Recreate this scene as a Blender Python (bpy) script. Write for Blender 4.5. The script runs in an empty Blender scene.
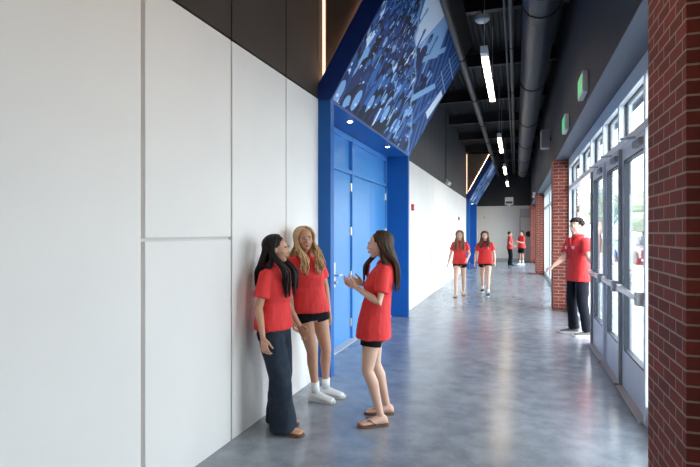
import bpy, bmesh, math, random
import numpy as np
from mathutils import Vector, Matrix, noise, Quaternion
random.seed(7)
PI = math.pi
sc = bpy.context.scene
col = sc.collection

# ---------------------------------------------------------------- camera
EYE = 1.58
cam_data = bpy.data.cameras.new('camera')
cam = bpy.data.objects.new('camera', cam_data)
col.objects.link(cam)
cam.location = (0, 0, EYE)
cam.rotation_euler = (PI/2, 0, math.radians(18.2))
cam_data.sensor_width = 36
cam_data.lens = 505/700*36
cam_data.shift_y = -1/700
cam_data.clip_end = 400
sc.camera = cam

# ---------------------------------------------------------------- light
world = bpy.data.worlds.new('sky')
sc.world = world
world.use_nodes = True
wn = world.node_tree
wn.nodes.clear()
w_out = wn.nodes.new('ShaderNodeOutputWorld')
w_bg = wn.nodes.new('ShaderNodeBackground')
w_sky = wn.nodes.new('ShaderNodeTexSky')
w_sky.sky_type = 'NISHITA'
w_sky.sun_disc = False
w_sky.sun_elevation = math.radians(48)
w_sky.sun_rotation = math.radians(250)
w_sky.air_density = 1.0
w_sky.dust_density = 2.5
w_mix = wn.nodes.new('ShaderNodeMix')
w_mix.data_type = 'RGBA'
w_mix.inputs[0].default_value = 0.68
w_mix.inputs[7].default_value = (0.98, 0.965, 0.97, 1)      # thin high cloud
w_scale = wn.nodes.new('ShaderNodeVectorMath')
w_scale.operation = 'SCALE'
w_scale.inputs['Scale'].default_value = 0.13
wn.links.new(w_sky.outputs[0], w_scale.inputs[0])
wn.links.new(w_scale.outputs[0], w_mix.inputs[6])
wn.links.new(w_mix.outputs[2], w_bg.inputs[0])
w_bg.inputs[1].default_value = 13.0
wn.links.new(w_bg.outputs[0], w_out.inputs[0])

def portal_light(name, y0, y1, z0, z1, x=1.22):
    # sampling portal for the daylight in a glazed opening (adds no light of its own)
    ld = bpy.data.lights.new(name, 'AREA')
    ld.shape = 'RECTANGLE'
    ld.size = y1-y0
    ld.size_y = z1-z0
    ld.cycles.is_portal = True
    o = bpy.data.objects.new(name, ld)
    col.objects.link(o)
    o.location = (x, (y0+y1)/2, (z0+z1)/2)
    # local -Z points to -X, local X along Y
    m = Matrix(((0, 0, 1), (1, 0, 0), (0, 1, 0)))
    o.rotation_euler = m.to_euler()
for i_, (a_, b_) in enumerate(((0.5, 1.9), (3.27, 10.92), (11.62, 20.18), (20.92, 27.9))):
    portal_light('daylight_portal', a_, b_, 0.05, 3.05)

sc.view_settings.view_transform = 'Standard'
sc.view_settings.look = 'None'
sc.view_settings.gamma = 1
sc.view_settings.use_curve_mapping = False
sc.view_settings.exposure = 0.0
sc.cycles.use_denoising = True
sc.cycles.max_bounces = 8
sc.cycles.diffuse_bounces = 6
sc.cycles.transparent_max_bounces = 16
sc.cycles.caustics_reflective = False
sc.cycles.caustics_refractive = False
sc.cycles.sample_clamp_indirect = 8

# ---------------------------------------------------------------- materials
MATS = {}
def mat(name, color, rough=0.6, metal=0.0, spec=0.5, noise_amt=0.0, noise_scale=8.0, bump=0.0, bump_scale=60.0, emit=None, emit_strength=0.0, stretch=None, sss=0.0, coat=0.0):
    if name in MATS:
        return MATS[name]
    m = bpy.data.materials.new(name)
    m.use_nodes = True
    nt = m.node_tree
    b = nt.nodes['Principled BSDF']
    b.inputs['Base Color'].default_value = (*color, 1)
    b.inputs['Roughness'].default_value = rough
    b.inputs['Metallic'].default_value = metal
    b.inputs['Specular IOR Level'].default_value = spec
    b.inputs['Coat Weight'].default_value = coat
    if sss:
        b.inputs['Subsurface Weight'].default_value = sss
        b.inputs['Subsurface Radius'].default_value = (0.02, 0.008, 0.004)
        b.inputs['Subsurface Scale'].default_value = 1.0
    if emit:
        b.inputs['Emission Color'].default_value = (*emit, 1)
        b.inputs['Emission Strength'].default_value = emit_strength
    if noise_amt or bump:
        tc = nt.nodes.new('ShaderNodeTexCoord')
        mp = nt.nodes.new('ShaderNodeMapping')
        nt.links.new(tc.outputs['Object'], mp.inputs[0])
        if stretch:
            mp.inputs['Scale'].default_value = stretch
    if noise_amt:
        n = nt.nodes.new('ShaderNodeTexNoise')
        n.inputs['Scale'].default_value = noise_scale
        n.inputs['Detail'].default_value = 5
        nt.links.new(mp.outputs[0], n.inputs['Vector'])
        r = nt.nodes.new('ShaderNodeValToRGB')
        r.color_ramp.elements[0].position = 0.3
        r.color_ramp.elements[1].position = 0.7
        lo = [max(0, c*(1-noise_amt)) for c in color]
        hi = [min(1, c*(1+noise_amt)) for c in color]
        r.color_ramp.elements[0].color = (*lo, 1)
        r.color_ramp.elements[1].color = (*hi, 1)
        nt.links.new(n.outputs['Fac'], r.inputs[0])
        nt.links.new(r.outputs[0], b.inputs['Base Color'])
    if bump:
        n2 = nt.nodes.new('ShaderNodeTexNoise')
        n2.inputs['Scale'].default_value = bump_scale
        n2.inputs['Detail'].default_value = 3
        nt.links.new(mp.outputs[0], n2.inputs['Vector'])
        bp = nt.nodes.new('ShaderNodeBump')
        bp.inputs['Strength'].default_value = bump
        bp.inputs['Distance'].default_value = 0.01
        nt.links.new(n2.outputs['Fac'], bp.inputs['Height'])
        nt.links.new(bp.outputs[0], b.inputs['Normal'])
    MATS[name] = m
    return m

def mat_floor():
    m = bpy.data.materials.new('polished_concrete')
    m.use_nodes = True
    nt = m.node_tree; b = nt.nodes['Principled BSDF']
    tc = nt.nodes.new('ShaderNodeTexCoord')
    def nz(scale, detail=6, rough=0.6):
        n = nt.nodes.new('ShaderNodeTexNoise')
        n.inputs['Scale'].default_value = scale
        n.inputs['Detail'].default_value = detail
        n.inputs['Roughness'].default_value = rough
        nt.links.new(tc.outputs['Object'], n.inputs['Vector'])
        return n
    n1 = nz(0.7, 4); n2 = nz(5.0, 6, 0.6); n3 = nz(90, 3)
    mx = nt.nodes.new('ShaderNodeMix'); mx.data_type = 'FLOAT'; mx.inputs[0].default_value = 0.6
    nt.links.new(n1.outputs['Fac'], mx.inputs[2]); nt.links.new(n2.outputs['Fac'], mx.inputs[3])
    mx2 = nt.nodes.new('ShaderNodeMix'); mx2.data_type = 'FLOAT'; mx2.inputs[0].default_value = 0.22
    nt.links.new(mx.outputs[0], mx2.inputs[2]); nt.links.new(n3.outputs['Fac'], mx2.inputs[3])
    mr = nt.nodes.new('ShaderNodeMapRange'); mr.interpolation_type = 'SMOOTHSTEP'
    mr.inputs['From Min'].default_value = 0.33; mr.inputs['From Max'].default_value = 0.67
    nt.links.new(mx2.outputs[0], mr.inputs['Value'])
    r = nt.nodes.new('ShaderNodeMix'); r.data_type = 'RGBA'
    r.inputs[6].default_value = (0.145, 0.166, 0.200, 1)
    r.inputs[7].default_value = (0.295, 0.318, 0.356, 1)
    nt.links.new(mr.outputs[0], r.inputs[0])
    nt.links.new(r.outputs[2], b.inputs['Base Color'])
    rr = nt.nodes.new('ShaderNodeMapRange')
    rr.inputs['From Min'].default_value = 0.3; rr.inputs['From Max'].default_value = 0.7
    rr.inputs['To Min'].default_value = 0.20; rr.inputs['To Max'].default_value = 0.255
    nt.links.new(n2.outputs['Fac'], rr.inputs['Value'])
    nt.links.new(rr.outputs[0], b.inputs['Roughness'])
    b.inputs['Specular IOR Level'].default_value = 0.7
    return m

def mat_brick():
    m = bpy.data.materials.new('red_brick')
    m.use_nodes = True
    nt = m.node_tree; b = nt.nodes['Principled BSDF']
    L = nt.links.new
    tc = nt.nodes.new('ShaderNodeTexCoord')
    sep = nt.nodes.new('ShaderNodeSeparateXYZ'); L(tc.outputs['Object'], sep.inputs[0])
    geo = nt.nodes.new('ShaderNodeNewGeometry')
    sn = nt.nodes.new('ShaderNodeSeparateXYZ'); L(geo.outputs['True Normal'], sn.inputs[0])
    ab = nt.nodes.new('ShaderNodeMath'); ab.operation = 'ABSOLUTE'; L(sn.outputs[0], ab.inputs[0])
    gt = nt.nodes.new('ShaderNodeMath'); gt.operation = 'GREATER_THAN'; gt.inputs[1].default_value = 0.5; L(ab.outputs[0], gt.inputs[0])
    mx = nt.nodes.new('ShaderNodeMix'); mx.data_type = 'FLOAT'
    L(gt.outputs[0], mx.inputs[0]); L(sep.outputs[0], mx.inputs[2]); L(sep.outputs[1], mx.inputs[3])
    zo = nt.nodes.new('ShaderNodeMath'); zo.operation = 'ADD'; zo.inputs[1].default_value = -0.02; L(sep.outputs[2], zo.inputs[0])
    cb = nt.nodes.new('ShaderNodeCombineXYZ'); L(mx.outputs[0], cb.inputs[0]); L(zo.outputs[0], cb.inputs[1])
    br = nt.nodes.new('ShaderNodeTexBrick')
    L(cb.outputs[0], br.inputs['Vector'])
    br.inputs['Scale'].default_value = 1.0
    br.inputs['Brick Width'].default_value = 0.203
    br.inputs['Row Height'].default_value = 0.0677
    br.inputs['Mortar Size'].default_value = 0.0052
    br.inputs['Mortar Smooth'].default_value = 0.15
    br.inputs['Bias'].default_value = 0.0
    br.inputs['Color1'].default_value = (0.215, 0.031, 0.017, 1)
    br.inputs['Color2'].default_value = (0.130, 0.021, 0.013, 1)
    br.inputs['Mortar'].default_value = (0.33, 0.25, 0.19, 1)
    n = nt.nodes.new('ShaderNodeTexNoise'); n.inputs['Scale'].default_value = 45; n.inputs['Detail'].default_value = 6
    L(tc.outputs['Object'], n.inputs['Vector'])
    mr = nt.nodes.new('ShaderNodeMapRange'); mr.inputs['To Min'].default_value = 0.75; mr.inputs['To Max'].default_value = 1.3
    L(n.outputs['Fac'], mr.inputs['Value'])
    vm = nt.nodes.new('ShaderNodeVectorMath'); vm.operation = 'SCALE'
    L(br.outputs['Color'], vm.inputs[0]); L(mr.outputs[0], vm.inputs['Scale'])
    L(vm.outputs[0], b.inputs['Base Color'])
    b.inputs['Roughness'].default_value = 0.8
    inv = nt.nodes.new('ShaderNodeMath'); inv.operation = 'MULTIPLY_ADD'; inv.inputs[1].default_value = -1; inv.inputs[2].default_value = 1
    L(br.outputs['Fac'], inv.inputs[0])
    ad = nt.nodes.new('ShaderNodeMath'); ad.operation = 'MULTIPLY_ADD'; ad.inputs[1].default_value = 0.25
    L(n.outputs['Fac'], ad.inputs[0]); L(inv.outputs[0], ad.inputs[2])
    bp = nt.nodes.new('ShaderNodeBump'); bp.inputs['Strength'].default_value = 0.7; bp.inputs['Distance'].default_value = 0.006
    L(ad.outputs[0], bp.inputs['Height']); L(bp.outputs[0], b.inputs['Normal'])
    return m

def mat_glass():
    m = bpy.data.materials.new('clear_glass')
    m.use_nodes = True
    nt = m.node_tree; nt.nodes.clear()
    o = nt.nodes.new('ShaderNodeOutputMaterial')
    t = nt.nodes.new('ShaderNodeBsdfTransparent'); t.inputs[0].default_value = (0.86, 0.92, 0.93, 1)
    g = nt.nodes.new('ShaderNodeBsdfGlossy'); g.inputs['Roughness'].default_value = 0.02
    geo = nt.nodes.new('ShaderNodeNewGeometry')
    dt = nt.nodes.new('ShaderNodeVectorMath'); dt.operation = 'DOT_PRODUCT'
    nt.links.new(geo.outputs['Incoming'], dt.inputs[0]); nt.links.new(geo.outputs['Normal'], dt.inputs[1])
    ab = nt.nodes.new('ShaderNodeMath'); ab.operation = 'ABSOLUTE'; nt.links.new(dt.outputs['Value'], ab.inputs[0])
    om = nt.nodes.new('ShaderNodeMath'); om.operation = 'SUBTRACT'; om.inputs[0].default_value = 1.0; nt.links.new(ab.outputs[0], om.inputs[1])
    pw = nt.nodes.new('ShaderNodeMath'); pw.operation = 'POWER'; pw.inputs[1].default_value = 5.0; nt.links.new(om.outputs[0], pw.inputs[0])
    f = nt.nodes.new('ShaderNodeMath'); f.operation = 'MULTIPLY_ADD'; f.inputs[1].default_value = 0.9; f.inputs[2].default_value = 0.04
    nt.links.new(pw.outputs[0], f.inputs[0])
    mx = nt.nodes.new('ShaderNodeMixShader')
    nt.links.new(f.outputs[0], mx.inputs[0]); nt.links.new(t.outputs[0], mx.inputs[1]); nt.links.new(g.outputs[0], mx.inputs[2])
    nt.links.new(mx.outputs[0], o.inputs[0])
    return m

def mat_wave(name, color, rough, axis, scale, depth, dark=0.75, metal=0.0, spec=0.5):
    # regular ribs / grooves running across the given axis
    m = bpy.data.materials.new(name)
    m.use_nodes = True
    nt = m.node_tree; b = nt.nodes['Principled BSDF']
    tc = nt.nodes.new('ShaderNodeTexCoord')
    w = nt.nodes.new('ShaderNodeTexWave'); w.bands_direction = axis; w.inputs['Scale'].default_value = scale
    nt.links.new(tc.outputs['Object'], w.inputs['Vector'])
    r = nt.nodes.new('ShaderNodeValToRGB')
    r.color_ramp.elements[0].position = 0.0; r.color_ramp.elements[0].color = (0, 0, 0, 1)
    r.color_ramp.elements[1].position = 0.25; r.color_ramp.elements[1].color = (1, 1, 1, 1)
    nt.links.new(w.outputs['Fac'], r.inputs[0])
    mx = nt.nodes.new('ShaderNodeMix'); mx.data_type = 'RGBA'
    mx.inputs[6].default_value = (*[c*dark for c in color], 1); mx.inputs[7].default_value = (*color, 1)
    nt.links.new(r.outputs[0], mx.inputs[0]); nt.links.new(mx.outputs[2], b.inputs['Base Color'])
    bp = nt.nodes.new('ShaderNodeBump'); bp.inputs['Strength'].default_value = 1.0; bp.inputs['Distance'].default_value = depth
    nt.links.new(r.outputs[0], bp.inputs['Height']); nt.links.new(bp.outputs[0], b.inputs['Normal'])
    b.inputs['Roughness'].default_value = rough; b.inputs['Metallic'].default_value = metal
    b.inputs['Specular IOR Level'].default_value = spec
    return m

M_FLOOR = mat_floor(); M_BRICK = mat_brick(); M_GLASS = mat_glass()
M_WHITE = mat('offwhite_wall_panel', (0.745, 0.710, 0.685), 0.75, noise_amt=0.02, noise_scale=1.5, bump=0.08, bump_scale=250)
M_GAP = mat('panel_gap', (0.68, 0.66, 0.63), 0.8)
M_UPPER = mat('dark_brown_upper_wall', (0.050, 0.038, 0.033), 0.6, spec=0.3, noise_amt=0.06, noise_scale=2)
M_UPGAP = mat('upper_gap', (0.008, 0.008, 0.009), 0.8)
M_RIBBED = mat_wave('dark_ribbed_siding', (0.028, 0.034, 0.046), 0.6, 'Y', 0.9, 0.01, 0.45)
M_BULK = mat('bulkhead_dark_paint', (0.027, 0.034, 0.050), 0.75, spec=0.3, noise_amt=0.05, noise_scale=3)
M_SOFFIT = mat('soffit_bounce_tone', (0.085, 0.105, 0.145), 0.6)  # lighter blue-grey stands in for daylight bounced up from the ground
M_DECK = mat_wave('metal_roof_deck', (0.007, 0.009, 0.013), 0.6, 'X', 3.3, 0.03, 0.4, spec=0.3)
M_BLACK = mat('black_painted_steel', (0.012, 0.013, 0.016), 0.5, noise_amt=0.1)
M_PIPE = mat('dark_painted_pipe', (0.035, 0.038, 0.045), 0.38, noise_amt=0.1)
M_DUCT = mat_wave('spiral_duct_paint', (0.021, 0.029, 0.045), 0.42, 'Y', 4.6, 0.006, 0.75)
M_BLUE = mat('royal_blue_portal', (0.012, 0.108, 0.37), 0.45, spec=0.25, noise_amt=0.03, noise_scale=3)
M_BLUED = mat('blue_door_paint', (0.058, 0.240, 0.57), 0.33, noise_amt=0.02, noise_scale=3)
M_NAVY = mat('navy_board_edge', (0.006, 0.030, 0.17), 0.4)
M_ALU = mat('silver_aluminium_frame', (0.72, 0.75, 0.79), 0.35, 0.15, noise_amt=0.03)
M_ALUD = mat('grey_aluminium', (0.33, 0.35, 0.37), 0.38, 0.5)
M_STEEL = mat('brushed_steel', (0.62, 0.63, 0.65), 0.28, 0.9, noise_amt=0.05, noise_scale=30)
M_GASKET = mat('dark_gasket', (0.02, 0.025, 0.04), 0.5)
M_THRESH = mat('metal_threshold', (0.52, 0.48, 0.45), 0.45, 0.1)
M_CREAM = mat('cream_end_wall', (0.62, 0.59, 0.54), 0.8, noise_amt=0.02, noise_scale=1)
M_GREY = mat('mid_grey_plastic', (0.30, 0.31, 0.33), 0.5)
M_LGREY = mat('light_grey_housing', (0.55, 0.56, 0.58), 0.5)
M_WPLAS = mat('white_plastic', (0.75, 0.75, 0.75), 0.45)
M_REDP = mat('red_alarm_plastic', (0.55, 0.03, 0.03), 0.4)
M_LAMP = mat('warm_lamp_diffuser', (0.9, 0.85, 0.75), 0.5, emit=(1.0, 0.76, 0.50), emit_strength=30.0)
M_LED = mat('warm_led_strip', (0.9, 0.8, 0.7), 0.5, emit=(1.0, 0.66, 0.42), emit_strength=2.2)
M_LED2 = mat('warm_led_edge', (0.9, 0.8, 0.7), 0.5, emit=(1.0, 0.66, 0.42), emit_strength=14.0)
M_DOWN = mat('downlight_lens', (0.9, 0.85, 0.75), 0.5, emit=(1.0, 0.85, 0.65), emit_strength=40.0)
M_GREENLIT = mat('green_lit_face', (0.05, 0.5, 0.15), 0.5, emit=(0.08, 0.62, 0.28), emit_strength=0.5)
M_BRONZE = mat('bronze_infill', (0.14, 0.105, 0.085), 0.5, noise_amt=0.05)

# ---------------------------------------------------------------- helpers
def tag(o, label=None, cat=None, group=None, kind=None):
    if label: o['label'] = label
    if cat: o['category'] = cat
    if group: o['group'] = group
    if kind: o['kind'] = kind
    return o

def empty(name, loc=(0, 0, 0), rz=0, **kw):
    o = bpy.data.objects.new(name, None)
    o.empty_display_size = 0.1
    col.objects.link(o)
    o.location = loc
    o.rotation_euler = (0, 0, rz)
    tag(o, **kw)
    return o

class MB:
    def __init__(s):
        s.v = []; s.f = []; s.mi = []
    def add(s, vs, fs, mi=0):
        n = len(s.v)
        s.v += [tuple(p) for p in vs]
        s.f += [tuple(i+n for i in f) for f in fs]
        s.mi += [mi]*len(fs)
        return s
    def box(s, x0, x1, y0, y1, z0, z1, mi=0):
        if x0 > x1: x0, x1 = x1, x0
        if y0 > y1: y0, y1 = y1, y0
        if z0 > z1: z0, z1 = z1, z0
        v = [(x0,y0,z0),(x1,y0,z0),(x1,y1,z0),(x0,y1,z0),(x0,y0,z1),(x1,y0,z1),(x1,y1,z1),(x0,y1,z1)]
        f = [(0,3,2,1),(4,5,6,7),(0,1,5,4),(1,2,6,5),(2,3,7,6),(3,0,4,7)]
        return s.add(v, f, mi)
    def prism_y(s, pts, y0, y1, mi=0):
        # pts: (x,z) polygon extruded from y0 to y1
        n = len(pts)
        v = [(x, y0, z) for x, z in pts] + [(x, y1, z) for x, z in pts]
        f = [tuple(range(n)), tuple(range(2*n-1, n-1, -1))]
        for i in range(n):
            j = (i+1) % n
            f.append((i, i+n, j+n, j))
        return s.add(v, f, mi)
    def tube(s, pts, radii, n=12, flat=1.0, mi=0, up=None, cap='round'):
        vs, fs = tube_geo(pts, radii, n, flat, up, cap)
        return s.add(vs, fs, mi)
    def ell(s, c, r, rot=None, n=14, m=9, mi=0):
        vs = []; fs = []
        c = Vector(c)
        for i in range(1, m):
            th = PI*i/m
            for j in range(n):
                ph = 2*PI*j/n
                p = Vector((r[0]*math.sin(th)*math.cos(ph), r[1]*math.sin(th)*math.sin(ph), r[2]*math.cos(th)))
                if rot: p = rot @ p
                vs.append(c+p)
        top = Vector((0, 0, r[2])); bot = Vector((0, 0, -r[2]))
        if rot: top = rot @ top; bot = rot @ bot
        vs += [c+top, c+bot]
        T = (m-1)*n; B = T+1
        for i in range(m-2):
            for j in range(n):
                k = (j+1) % n
                fs.append((i*n+j, (i+1)*n+j, (i+1)*n+k, i*n+k))
        for j in range(n):
            k = (j+1) % n
            fs.append((T, j, k)); fs.append((B, (m-2)*n+k, (m-2)*n+j))
        return s.add(vs, fs, mi)
    def loft(s, rings, mi=0, cap=True):
        # rings: lists of equal-length point loops
        n = len(rings[0]); vs = []; fs = []
        for r in rings: vs += [Vector(p) for p in r]
        for i in range(len(rings)-1):
            for j in range(n):
                k = (j+1) % n
                fs.append((i*n+j, i*n+k, (i+1)*n+k, (i+1)*n+j))
        if cap:
            fs.append(tuple(range(n-1, -1, -1)))
            b = (len(rings)-1)*n
            fs.append(tuple(range(b, b+n)))
        return s.add(vs, fs, mi)
    def build(s, name, mats, parent=None, smooth=False, bevel=0, world=None, **kw):
        me = bpy.data.meshes.new(name)
        me.from_pydata(s.v, [], s.f)
        if not isinstance(mats, (list, tuple)): mats = [mats]
        for m in mats: me.materials.append(m)
        if len(mats) > 1:
            me.polygons.foreach_set('material_index', s.mi)
        bm = bmesh.new(); bm.from_mesh(me)
        bmesh.ops.recalc_face_normals(bm, faces=bm.faces)
        bm.to_mesh(me); bm.free()
        if smooth:
            me.polygons.foreach_set('use_smooth', [True]*len(me.polygons))
        me.update()
        o = bpy.data.objects.new(name, me)
        col.objects.link(o)
        if parent is not None:
            o.parent = parent
            if world is not None:
                o.matrix_parent_inverse = world
        if bevel:
            bv = o.modifiers.new('bevel', 'BEVEL'); bv.width = bevel; bv.segments = 2; bv.limit_method = 'ANGLE'
        tag(o, **kw)
        return o

def tube_geo(pts, radii, n=12, flat=1.0, up=None, cap='round'):
    pts = [Vector(p) for p in pts]
    if not isinstance(radii, (list, tuple)): radii = [radii]*len(pts)
    P = []; R = []
    d0 = (pts[1]-pts[0]).normalized(); d1 = (pts[-1]-pts[-2]).normalized()
    if cap == 'round':
        for a in (0.98, 0.75, 0.4):
            P.append(pts[0]-d0*radii[0]*math.sin(a*PI/2)); R.append(radii[0]*math.cos(a*PI/2))
    P += pts; R += list(radii)
    if cap == 'round':
        for a in (0.4, 0.75, 0.98):
            P.append(pts[-1]+d1*radii[-1]*math.sin(a*PI/2)); R.append(radii[-1]*math.cos(a*PI/2))
    vs = []; fs = []
    prev = None
    for i, p in enumerate(P):
        if i == 0: d = P[1]-P[0]
        elif i == len(P)-1: d = P[-1]-P[-2]
        else: d = (P[i+1]-P[i]).normalized()+(P[i]-P[i-1]).normalized()
        if d.length < 1e-9: d = Vector((0, 0, 1))
        d.normalize()
        if prev is None:
            ref = Vector(up) if up is not None else (Vector((0, 0, 1)) if abs(d.z) < 0.9 else Vector((0, 1, 0)))
        else: ref = prev
        w = ref - d*ref.dot(d)
        if w.length < 1e-6: w = d.orthogonal()
        w.normalize(); prev = w
        u = d.cross(w)
        for j in range(n):
            a = 2*PI*j/n
            vs.append(p + u*math.cos(a)*R[i] + w*math.sin(a)*R[i]*flat)
    for i in range(len(P)-1):
        for j in range(n):
            k = (j+1) % n
            fs.append((i*n+j, i*n+k, (i+1)*n+k, (i+1)*n+j))
    fs.append(tuple(range(n-1, -1, -1)))
    b = (len(P)-1)*n
    fs.append(tuple(range(b, b+n)))
    return vs, fs

def boxo(name, m, dims, parent=None, bevel=0, **kw):
    return MB().box(*dims).build(name, m, parent, bevel=bevel, **kw)

def copy_tree(o, parent=None):
    c = o.copy(); col.objects.link(c)
    if parent is not None: c.parent = parent
    for ch in list(o.children): copy_tree(ch, c)
    return c
# ================================================================ the setting
XL = -2.057; XP = -1.912; XD = -2.345            # left wall, portal face, portal doors
Y0, YE = -7.0, 29.2
ZW = 3.05; ZC = 5.35
PORTALS = [(5.14, 9.40), (22.4, 26.65)]
COLS = [(-6.1, -5.42), (2.587, 3.265), (10.93, 11.60), (20.2, 20.9), (27.9, 28.6)]
XC = 0.715; XG = 1.10

boxo('floor', M_FLOOR, (-2.6, 1.3, Y0, YE, -0.12, 0), kind='structure')
boxo('ceiling', M_DECK, (-2.5, 1.3, Y0, YE, ZC, ZC+0.12), kind='structure')

# left wall: panels stand proud of a grey backing, open joints between them
JOINTS = [(-5.3, .02), (-4.35, .02), (-3.4, .035), (-2.43, .02), (-1.47, .02), (-0.5, .035), (0.47, .02), (1.45, .02), (2.41, .035), (3.37, .022), (4.33, .014)]
far_j = [(9.40+0.96*k, .012) for k in range(1, 13)] + [(26.65+0.96*k, .012) for k in range(1, 3)]
for nm, a, b in (('wall_left', Y0, 5.14), ('wall_left_middle', 9.40, 22.4), ('wall_left_far', 26.65, YE)):
    w = MB()
    w.box(XL-0.2, XL-0.035, a, b, 0, ZW, 1)
    js = [j for j in JOINTS+far_j if a+0.1 < j[0] < b-0.1]
    edges = [a] + [j[0] for j in js] + [b]
    gaps = [0] + [j[1] for j in js] + [0]
    for i in range(len(edges)-1):
        y0 = edges[i]+gaps[i]/2; y1 = edges[i+1]-gaps[i+1]/2
        if abs(edges[i]-2.41) < 0.01:
            w.box(XL-0.04, XL, y0, y1, 0, 1.526, 0)
            w.box(XL-0.04, XL, y0, y1, 1.547, ZW-0.01, 0)
        else:
            w.box(XL-0.04, XL, y0, y1, 0, ZW-0.01, 0)
    w.build(nm, [M_WHITE, M_GAP], kind='structure', bevel=0.002)
for nm, (a, b) in zip(('wall_left_recess', 'wall_left_far_recess'), PORTALS):
    boxo(nm, M_GAP, (XL-0.5, XL-0.43, a, b, 0, ZW), kind='structure')
for nm, ed in (('wall_left_upper', [Y0, -4.35, -2.43, -0.5, 1.45, 2.41, 3.37, 4.33, 5.13]), ('wall_left_upper_middle', [5.14, 6.26, 7.22, 9.4])):
    w = MB()
    w.box(XL-0.2, XL-0.03, ed[0], ed[-1], ZW, ZC, 1)
    for i in range(len(ed)-1):
        w.box(XL-0.035, XL, ed[i]+0.009*(i > 0), ed[i+1]-0.009*(i < len(ed)-2), ZW+0.008, ZC, 0)
    w.build(nm, [M_UPPER, M_UPGAP], kind='structure')
boxo('wall_left_siding', M_RIBBED, (XL-0.2, XL, 9.4, YE, ZW, ZC), kind='structure')

# end wall
boxo('wall_end', M_CREAM, (-2.5, 1.3, YE, YE+0.15, 0, ZW), kind='structure')
boxo('wall_end_upper', mat('black_blue_upper_end', (0.012, 0.014, 0.020), 0.6), (-2.5, 1.3, YE-0.02, YE+0.15, ZW, ZC), kind='structure')
boxo('baseboard_end', M_GREY, (-2.05, 0.18, YE-0.02, YE, 0, 0.15), kind='structure')
d = boxo('door_1', M_CREAM, (0.24, 1.0, YE-0.03, YE, 0.01, 2.40), kind='structure')
f = MB().box(0.18, 0.24, YE-0.05, YE, 0, 2.46).box(1.0, 1.06, YE-0.05, YE, 0, 2.46).box(0.24, 1.0, YE-0.05, YE, 2.40, 2.46)
f.build('door_frame', M_GREY, d)
boxo('wall_back', M_WHITE, (-2.5, 1.3, Y0-0.15, Y0, 0, ZC), kind='structure')

# right side: dark bulkhead above, glazing below
boxo('wall_right_bulkhead', M_BULK, (0.758, 1.36, Y0, YE, ZW, ZC), kind='structure')
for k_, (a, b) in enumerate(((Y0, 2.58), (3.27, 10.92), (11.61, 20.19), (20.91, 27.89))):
    boxo('trim_%d' % (k_+4), M_SOFFIT, (0.758, 0.998, a, b, ZW-0.012, ZW-0.0005), kind='structure')  # added plate under the bulkhead, carries the bounced light as colour
boxo('wall_right_end', M_BRICK, (1.04, 1.3, 28.6, YE, 0, ZW), kind='structure')

CL = {0: 'red brick column behind the others, out of view behind the camera',
      1: 'large red brick column filling the right edge of the view',
      2: 'red brick column just behind the young man leaving the glass doors',
      3: 'red brick column midway down the hall, third from the camera',
      4: 'narrow red brick column next to the end wall'}
for i, (a, b) in enumerate(COLS):
    if i == 0: continue
    MB().box(XC, 1.16, a, b, 0.0, ZW).build('brick_column', M_BRICK, label=CL[i], cat='column', group='brick columns along the glazed side')

# glazing: aluminium frames of depth, panes, doors with leaves
XI, XO = 1.00, 1.12
def frame_bay(n, y0, y1, mull, rail=True, door_gaps=()):
    f = MB()
    f.box(XI, XO, y0, y0+0.05, 0, ZW)
    f.box(XI, XO, y1-0.05, y1, 0, ZW)
    f.box(XI, XO, y0+0.05, y1-0.05, 2.88, ZW)
    f.box(XI, XO, y0+0.05, y1-0.05, 2.43, 2.50)
    ms = sorted(mull)
    ed = [y0+0.05] + [q for y in ms for q in (y, y+0.06)] + [y1-0.05]
    root = f.build('window_%d' % n, M_ALU, kind='structure', bevel=0.003)
    for q, y in enumerate(ms):
        MB().box(XI, XO, y, y+0.06, 0, 2.43).build('mullion', M_ALUD if n == 1 and q in (2, 4) else M_ALU, root, bevel=0.003)  # two greyer lower mullions: shade on their sides put into the colour
        MB().box(XI, XO, y, y+0.06, 2.50, 2.88).build('mullion', M_ALU, root, bevel=0.003)
    for k in range(0, len(ed), 2):
        a, b = ed[k], ed[k+1]
        p = MB().box(1.065, 1.077, a+0.012, b-0.012, 2.512, 2.868).build('pane', M_GLASS, root)
        g = MB()
        for q in ((a, a+0.014), (b-0.014, b)): g.box(1.055, 1.087, q[0], q[1], 2.50, 2.88)
        g.box(1.055, 1.087, a, b, 2.50, 2.514).box(1.055, 1.087, a, b, 2.866, 2.88)
        isdoor = any(abs(a-dg) < 0.03 for dg in door_gaps)
        if not isdoor:
            g.box(1.055, 1.087, a, b, 0.16, 0.175)
            for q in ((a, a+0.014), (b-0.014, b)): g.box(1.055, 1.087, q[0], q[1], 0.16, 2.43)
            MB().box(1.065, 1.077, a+0.012, b-0.012, 0.17, 2.43).build('pane', M_GLASS, root)
            MB().box(XI+0.01, XO-0.01, a, b, 0, 0.16).build('sill', M_ALU, root)
        g.build('gasket', M_GASKET, root)
    return root

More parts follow.
